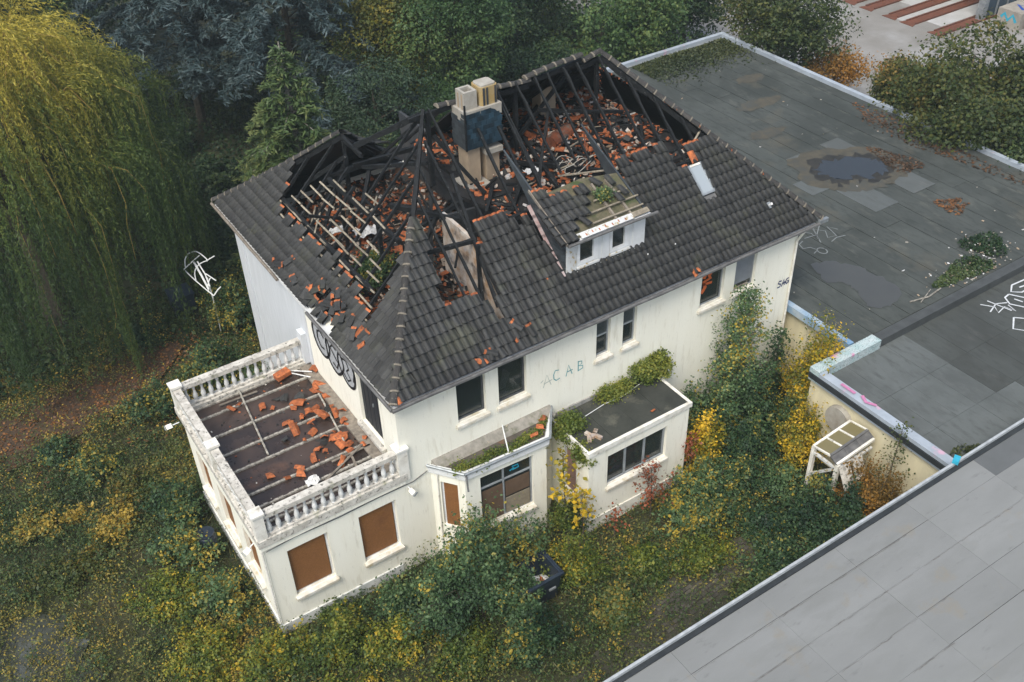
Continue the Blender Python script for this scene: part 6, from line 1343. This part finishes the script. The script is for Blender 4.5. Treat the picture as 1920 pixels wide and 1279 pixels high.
ivy('ivy_trail','thin ivy strip along the wall at the back of the extension roof',8.0,-.24,3.74,1.1,.20,.16,80,94,ln=.07)
ivy('attic_plant','green bush growing inside the burnt attic behind the corner hip',2.3,5.2,7.75,.75,.8,.6,130,95,m='shrub2',bias=.12)
ivy('dormer_weed','green weed growing out of the broken dormer roof',8.62,1.65,10.05,.30,.28,.18,34,96,ln=.07,m='shrub',spread=.09)
# ---- garden shrubs
def bush(name,label,base,h,rad,m,seed,ncl=160,per=34,ln=.10,wd=.6,spread=.16,cat='shrub',bias=0,s=.9,group=None,stems=8,gain=1.3,bark='bark',yel=.07):
    """a thicket of arching shoots, each with its own leaves, so that dark gaps stay between the sprays"""
    r=np.random.default_rng(seed); b=np.array(base,float); mb=MB(); Cs=[];Os=[];Ts=[]
    total=ncl*per; ns=int(18+ncl*.20); lens=[]
    for k in range(ns):
        a=r.uniform(0,6.2832); q=r.uniform(0,1)**.55; lobe=1+.30*math.sin(2*a+seed)+.22*math.sin(5*a+seed*1.7)
        d=np.array([math.cos(a)*rad[0],math.sin(a)*rad[1],0])*q*lobe
        tip=b+d+np.array([0,0,h*(1.02-.62*q**2)*r.uniform(.55,1.12)]); st=b+d*r.uniform(.2,.75)+np.array([0,0,-.05])
        mid=st*.5+tip*.5+np.array([0,0,h*.16])-d*.10
        L_=np.linalg.norm(tip-st); n=max(6,int(total/ns*(.5+.5*L_/h))); t=r.random(n)**.75; t=.16+.86*t
        C=((1-t)**2)[:,None]*st+(2*t*(1-t))[:,None]*mid+(t**2)[:,None]*tip
        # leaves sit in small sprays along the shoot
        k2=max(3,int(n/9)); g=r.integers(0,k2,n); off=r.normal(size=(k2,3))*spread*np.array([.95,.95,.6])
        C=C*.55+(((1-(t:=np.sort(r.random(k2))*.86+.16))**2)[:,None]*st+(2*t*(1-t))[:,None]*mid+(t**2)[:,None]*tip+off)[g]*.45+r.normal(size=(n,3))*spread*.38+off[g]*.5
        Cs.append(C); Os.append(np.tile(unit((d+np.array([0,0,.5]))[None]),(n,1))); Ts.append(np.full(n,r.normal()*.14+(.42 if r.random()<yel else 0))+(off[g][:,2]/spread)*.05)
        if k%3==0: mb.tube([Vector(st)-Vector((0,0,.1)),Vector(mid),Vector(tip)],[.022,.014,.005],3,False)
    C=np.concatenate(Cs); O=np.concatenate(Os); mk=C[:,2]>b[2]+.02; C=C[mk]; O=O[mk]; T=np.concatenate(Ts)[mk]
    Nn=O*.5+np.array([0,0,.6])+rng.normal(size=C.shape)*.65; L_=ln*rng.uniform(.4,1.1,len(C))**1.0*rng.choice([1,1,1.5],len(C))
    ti=np.clip(tint_of(C,seed,s,.45,gain,bias)+T,0,1)
    return put(name,[('stems',mb,M[bark]),('foliage',leaves(C,Nn,L_,L_*wd,ti,rng.normal(size=C.shape)+O*.5),LM[m])],label,cat,group,tuple(b))
bush('large_shrub','largest cool green shrub in front of the bay window',(.95,-2.45,0),3.9,(2.3,1.45),'shrub',101,680,40,.105,.62,.17,stems=22,bias=-.02)
bush('large_shrub','lower right flank of the largest shrub beside the skip',(2.0,-1.9,0),2.5,(1.0,.75),'shrub',102,150,36,.105,.62,.18,stems=9,bias=.03)
bush('garden_shrub','green bush with yellow leaves between the skip and the extension',(3.9,-3.3,0),2.0,(1.0,1.0),'yellowgreen',103,190,34,.085,.62,.17,stems=12,bias=-.22)
bush('yellow_shrub','green base of the yellow sapling between bay and extension',(5.0,-1.6,0),1.7,(.7,.6),'yellowgreen',104,90,30,.09,.62,.15,stems=8,bias=-.28)
def sapling(name,label,base,h,spreadr,m,seed,nbr,per,ln,lean=(0,0),bark='bark',bias=0,z0=.3,wd=.75,clump=.13,cat='sapling',up=.55,group=None,r0=.03,s=1.2):
    r=np.random.default_rng(seed); b=np.array(base,float); mb=MB(); top=b+np.array([lean[0],lean[1],h]); mb.tube([Vector(b)-Vector((0,0,.1)),Vector(b).lerp(Vector(top),.5)+Vector((.05,.04,0)),Vector(top)],[r0,r0*.65,.008],5); P=[];O=[]
    for k in range(nbr):
        f=z0+(1-z0)*(k+r.random())/nbr; a=k*2.4+r.normal()*.4; L_=spreadr*(1.05-.8*f)*r.uniform(.6,1.15); p=b+(top-b)*f; d=np.array([math.cos(a),math.sin(a),up*r.uniform(.5,1.4)]); e=p+d*L_
        mb.tube([Vector(p),Vector(e)],[r0*.35,.006],3,False)
        for t in np.linspace(.3,1.05,max(2,int(L_/.16))): P.append(p+d*L_*t); O.append(d)
    return put(name,[('stem',mb,M[bark]),('foliage',cloud(np.array(P),np.array(O),per,clump,ln,wd,seed,s,.5,bias,1.3),LM[m])],label,cat,group,tuple(b))
sapling('yellow_sapling','bright yellow maple sapling in the corner between bay and extension',(4.75,-1.75,0),3.6,.75,'yellow',111,15,5,.16,(.05,.25),clump=.12,z0=.45)
sapling('yellow_sapling','lower yellow maple sapling in front of the extension side door',(5.05,-2.35,0),2.2,.6,'yellow',112,11,6,.15,(.1,.3),clump=.12,z0=.4)
sapling('red_sapling','red leaved sapling in front of the strip window of the extension',(7.55,-2.75,0),2.1,.95,'red',113,20,8,.10,(.1,.25),clump=.11,z0=.3,up=.8)
sapling('red_sapling','small red leaved shoot at the right end of the extension',(9.65,-2.25,0),2.3,.35,'red',114,9,9,.10,(0,.05),clump=.1,z0=.45)
sapling('red_sapling','thin reddish sapling at the left corner of the extension',(6.0,-2.75,0),1.3,.5,'red',115,8,6,.09,(.1,.1),clump=.1,bias=.2)
sapling('birch_tree','tall slender birch in front of the right end of the house',(12.6,-1.2,0),6.0,1.3,'shrub',116,84,30,.09,(.35,.35),'bark_pale',.06,.10,.8,.17,'tree',.75,r0=.06)
sapling('birch_tree','dark leafy young tree beside the house corner right of the birch',(15.0,-.8,0),3.3,.8,'shrub2',117,26,18,.11,(.1,.1),'bark',0,.12,.7,.15,'tree',.6,r0=.05)
bush('yellow_tree','bright yellow and green tree at the right corner of the house',(15.1,-2.55,0),5.1,(1.25,1.1),'yellow',118,470,34,.095,.68,.17,'tree',-.16,1.1,stems=16,gain=2.3,bark='bark_pale')
bush('yellow_tree','lower yellow shrub below the bright tree beside the yellow wall',(13.6,-3.6,0),2.8,(1.1,.9),'yellow',119,210,32,.09,.68,.16,'shrub',-.18,1.2,stems=9,gain=2.2)
bush('yellow_shrub','yellow shrub beside the right end of the extension',(10.5,-2.0,0),2.7,(.9,.85),'yellow',120,200,32,.10,.68,.16,'shrub',-.14,1.3,stems=9,gain=2.2)
for i,a in enumerate(((11.6,-.9,2.3,1.5,1.0,'shrub2',200),(13.2,-1.5,2.6,1.5,1.2,'shrub2',240),(12.0,-2.6,1.9,1.5,1.2,'shrub2',220),(14.0,-.6,2.2,1.2,.8,'shrub2',150),(10.9,-3.4,1.6,1.4,1.1,'shrub2',200),(9.3,-4.0,1.3,1.3,1.0,'shrub2',180),(11.7,-4.6,1.5,1.1,.9,'shrub',150),(10.0,-5.6,1.3,1.3,.9,'shrub2',170),(11.6,-6.8,1.5,1.2,.9,'shrub2',160),(8.4,-3.3,1.0,1.0,.8,'shrub',120),(7.6,-5.1,.9,1.2,.8,'yellowgreen',110),(10.3,-7.6,1.2,1.2,.7,'shrub',130),(8.3,-7.4,.9,1.2,.8,'weed',120),(6.1,-4.3,.8,1.0,.8,'yellowgreen',110))):
    x,y,h,rx,ry,m,n=a
    bush('garden_shrub',['dark green shrub at the house wall below the birch','dark green shrub right of the birch trunk','dark green shrub in front of the birch','dark shrub in the corner under the yellow tree','dark shrub right of the yellow extension shrub','low dark shrub in front of the extension right end','green shrub left of the canopy post','dark shrub below the canopy, near the flat roof edge','dark shrub in front of the canopy','low green shrub near the red sapling','low yellow green bush in the middle of the garden','shrub along the black roof edge below the canopy','weedy bush along the roof edge near the brick path','yellow green bush at the end of the brick path'][i],(x,y,0),h,(rx,ry),m,130+i,n,34,.105,.66,.17,bias=-.18 if m=='yellowgreen' else 0,stems=9)
bush('autumn_shrub','orange and green shrub at the foot of the yellow wall right of the canopy',(13.15,-7.3,0),3.0,(1.0,1.1),'orange',151,230,32,.085,.66,.17,'shrub',-.25,.9,stems=12,gain=1.5)
sapling('wall_shoot','thin leafy shoots rising above the painted coping',(13.75,-7.1,0),4.1,.7,'olive',152,16,9,.085,(.15,.1),'bark',.1,.4)
for i,a in enumerate(((-6.9,2.9,1.3,1.3,1.2,'yellowgreen',190),(-5.7,1.9,1.5,.9,1.0,'shrub',150),(-6.8,.4,1.0,1.4,1.0,'yellowgreen',210),(-5.2,-.9,1.0,1.3,.8,'yellowgreen',190),(-3.5,-1.5,1.15,1.2,.8,'yellowgreen',180),(-1.8,-2.5,1.2,1.2,.9,'yellowgreen',190),(-5.9,4.6,1.5,1.0,1.0,'shrub',160),(-5.6,6.4,1.7,.9,1.1,'shrub2',160),(-7.4,10.4,1.0,1.1,.9,'shrub2',130),(-8.3,11.9,.8,.8,.7,'shrub2',90),(-4.5,12.2,1.6,1.2,1.0,'shrub2',150),(-2.0,12.9,2.0,1.3,1.2,'shrub2',190),(-.9,10.3,2.0,.7,1.3,'shrub2',160),(.0,15.5,2.9,1.1,1.1,'shrub2',200),(-.6,8.3,1.6,.5,.9,'yellowgreen',100),(-2.4,9.0,1.4,1.2,1.0,'shrub2',160),(-.4,-3.9,1.0,1.1,.9,'yellowgreen',150),(1.3,-4.7,1.0,1.1,.8,'shrub2',140),(-4.6,-3.2,.8,1.4,.9,'yellowgreen',170),(-2.6,-4.4,.8,1.3,.9,'yellowgreen',160),(2.0,17.2,1.8,1.5,1.2,'shrub2',170),(-3.6,16.8,1.0,1.0,.9,'shrub2',110),(-7.6,7.2,.8,1.3,1.0,'weed',90),(-9.6,8.6,.8,1.4,1.1,'weed',90),(-9.3,6.0,.7,1.3,1.0,'olive',110),(-6.5,8.4,1.0,1.0,.9,'olive',110),(-1.2,-1.0,.9,.9,.55,'shrub',110),(-2.9,-.55,.55,.7,.35,'yellowgreen',60),(4.4,-5.2,.8,1.1,.7,'weed',110),(-7.9,-.9,.8,1.2,.9,'yellowgreen',140))):
    x,y,h,rx,ry,m,n=a
    LB_=['yellow green bush left of the terrace corner','cool green bush against the left terrace wall','bright yellow green bush at the near terrace corner','yellow green bush below the near terrace corner','yellow green bush in front of the left boarded window','yellow green bush left of the largest shrub','green bush beside the dark barrel','dark bush below the middle of the left balustrade','dark green bush in the meadow by the reddish path','small dark bush left of the one by the reddish path','dark bush at the end of the reddish path','dark bush left of the rear balustrade','dark bush against the grey house wall','dark bush under the white tubular frame','yellowish bush at the foot of the grey wall','dark bush just behind the rear balustrade','yellow green bush below the largest shrub','dark low bush in front of the skip','yellow green bush at the bottom picture edge, left','yellow green bush at the bottom picture edge, middle','dark bush at the foot of the larch','low dark bush at the hem of the willow','rusty orange weed clump in the middle of the meadow','rusty orange weed clump at the left picture edge','olive weed clump below the orange ones','olive bush between meadow and terrace wall','green bush touching the right boarded window','small yellow green bush at the plinth below the left boarded window','weedy bush right of the skip','yellow green bush in the lower left corner']
    bush('meadow_shrub',LB_[i],(x,y,0),h,(rx,ry),m,160+i,n,34,.105 if m!='yellowgreen' else .09,.66,.17,bias=(-.20 if m=='yellowgreen' else .30 if i in (22,23) else 0),stems=9)
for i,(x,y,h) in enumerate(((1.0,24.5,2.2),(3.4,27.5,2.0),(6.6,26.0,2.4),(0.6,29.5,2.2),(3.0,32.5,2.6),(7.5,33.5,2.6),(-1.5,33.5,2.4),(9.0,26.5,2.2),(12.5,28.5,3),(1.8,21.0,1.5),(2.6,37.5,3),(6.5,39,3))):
    bush('shade_fill_shrub',['dark shrub right of the willow in the shade','dark shrub in the gap between willow and larch','dark shrub behind the larch','dark shrub in the deep shade behind the willow hem','dark shrub under the left cedar branches','dark shrub between the cedar trunks','dark shrub beyond the willow','dark shrub at the foot of the near cedar','dark shrub right of the near cedar','low dark shrub left of the larch foot','tall dark shrub at the back of the shade','tall dark shrub farthest back under the cedars'][i],(x,y,0),h,(2.0,1.9),'dark',230+i,150,30,.19,.66,.34)  # shrubs added so their dark leaves stand in for deep shade under the trees
bush('cover_shrub','green bush leaning over the left half of the skip',(1.75,-3.45,0),2.1,(.75,.7),'shrub',301,150,36,.105,.62,.16,stems=8)
bush('cover_shrub','dark green bush in front of the canopy posts',(11.3,-6.2,0),2.55,(1.0,.9),'shrub2',302,220,36,.105,.62,.16,stems=8)
bush('cover_shrub','mixed green and orange bush climbing over the right of the canopy',(13.1,-6.35,0),2.75,(.85,.5),'orange',303,170,34,.09,.66,.15,bias=-.3,stems=8,gain=1.6)
bush('cover_shrub','green bush filling the garden between extension and canopy',(9.6,-3.2,0),1.9,(1.2,1.0),'shrub',304,200,36,.105,.62,.17,stems=9)
bush('cover_shrub','green bush along the black roof edge left of the canopy',(9.4,-7.0,0),1.3,(1.3,.8),'shrub',305,190,36,.10,.62,.16,stems=9)
bush('cover_shrub','tall green bush at the wall between birch and extension',(11.0,-.7,0),2.9,(.9,.6),'shrub',306,170,36,.105,.62,.16,stems=8)
bush('cover_shrub','green hazel bush at the left foot of the bright yellow tree',(13.9,-2.9,0),2.5,(.9,.8),'shrub2',307,170,36,.105,.62,.16,stems=8)
bush('cover_shrub','dense green bush hiding the foot of the canopy',(12.3,-7.0,0),2.35,(1.0,.6),'shrub2',308,230,36,.10,.62,.16,stems=9)
bush('cover_shrub','orange tinged bush between canopy and black roof edge',(13.4,-8.1,0),2.1,(.7,.7),'olive',309,150,34,.095,.62,.15,stems=8,bias=.08)
bush('cover_shrub','leafy green bush standing right in front of the canopy posts',(11.85,-6.1,0),2.25,(.55,.6),'shrub',310,130,36,.10,.62,.15,stems=8)
hz=MB(); hz.box(-95,195,-85,225,-1.2,29); hz=hz.build('haze',None); hz['kind']='stuff'; hz['label']='thin pale haze put in to lift the dark tones of the whole site'  # thin volume added to lift the dark tones and tint them teal
hz.data.materials.clear(); hm=bpy.data.materials.new('haze'); hm.use_nodes=True; hm.node_tree.nodes.clear()
hv=hm.node_tree.nodes.new('ShaderNodeVolumePrincipled'); hv.inputs['Color'].default_value=(.80,.93,.93,1); hv.inputs['Density'].default_value=.0007; hv.inputs['Anisotropy'].default_value=.2
ho=hm.node_tree.nodes.new('ShaderNodeOutputMaterial'); hm.node_tree.links.new(hv.outputs[0],ho.inputs['Volume']); hz.data.materials.append(hm)
print('objects',len(bpy.data.objects),'tris',sum(len(o.data.polygons)*2 for o in bpy.data.objects if o.type=='MESH'))
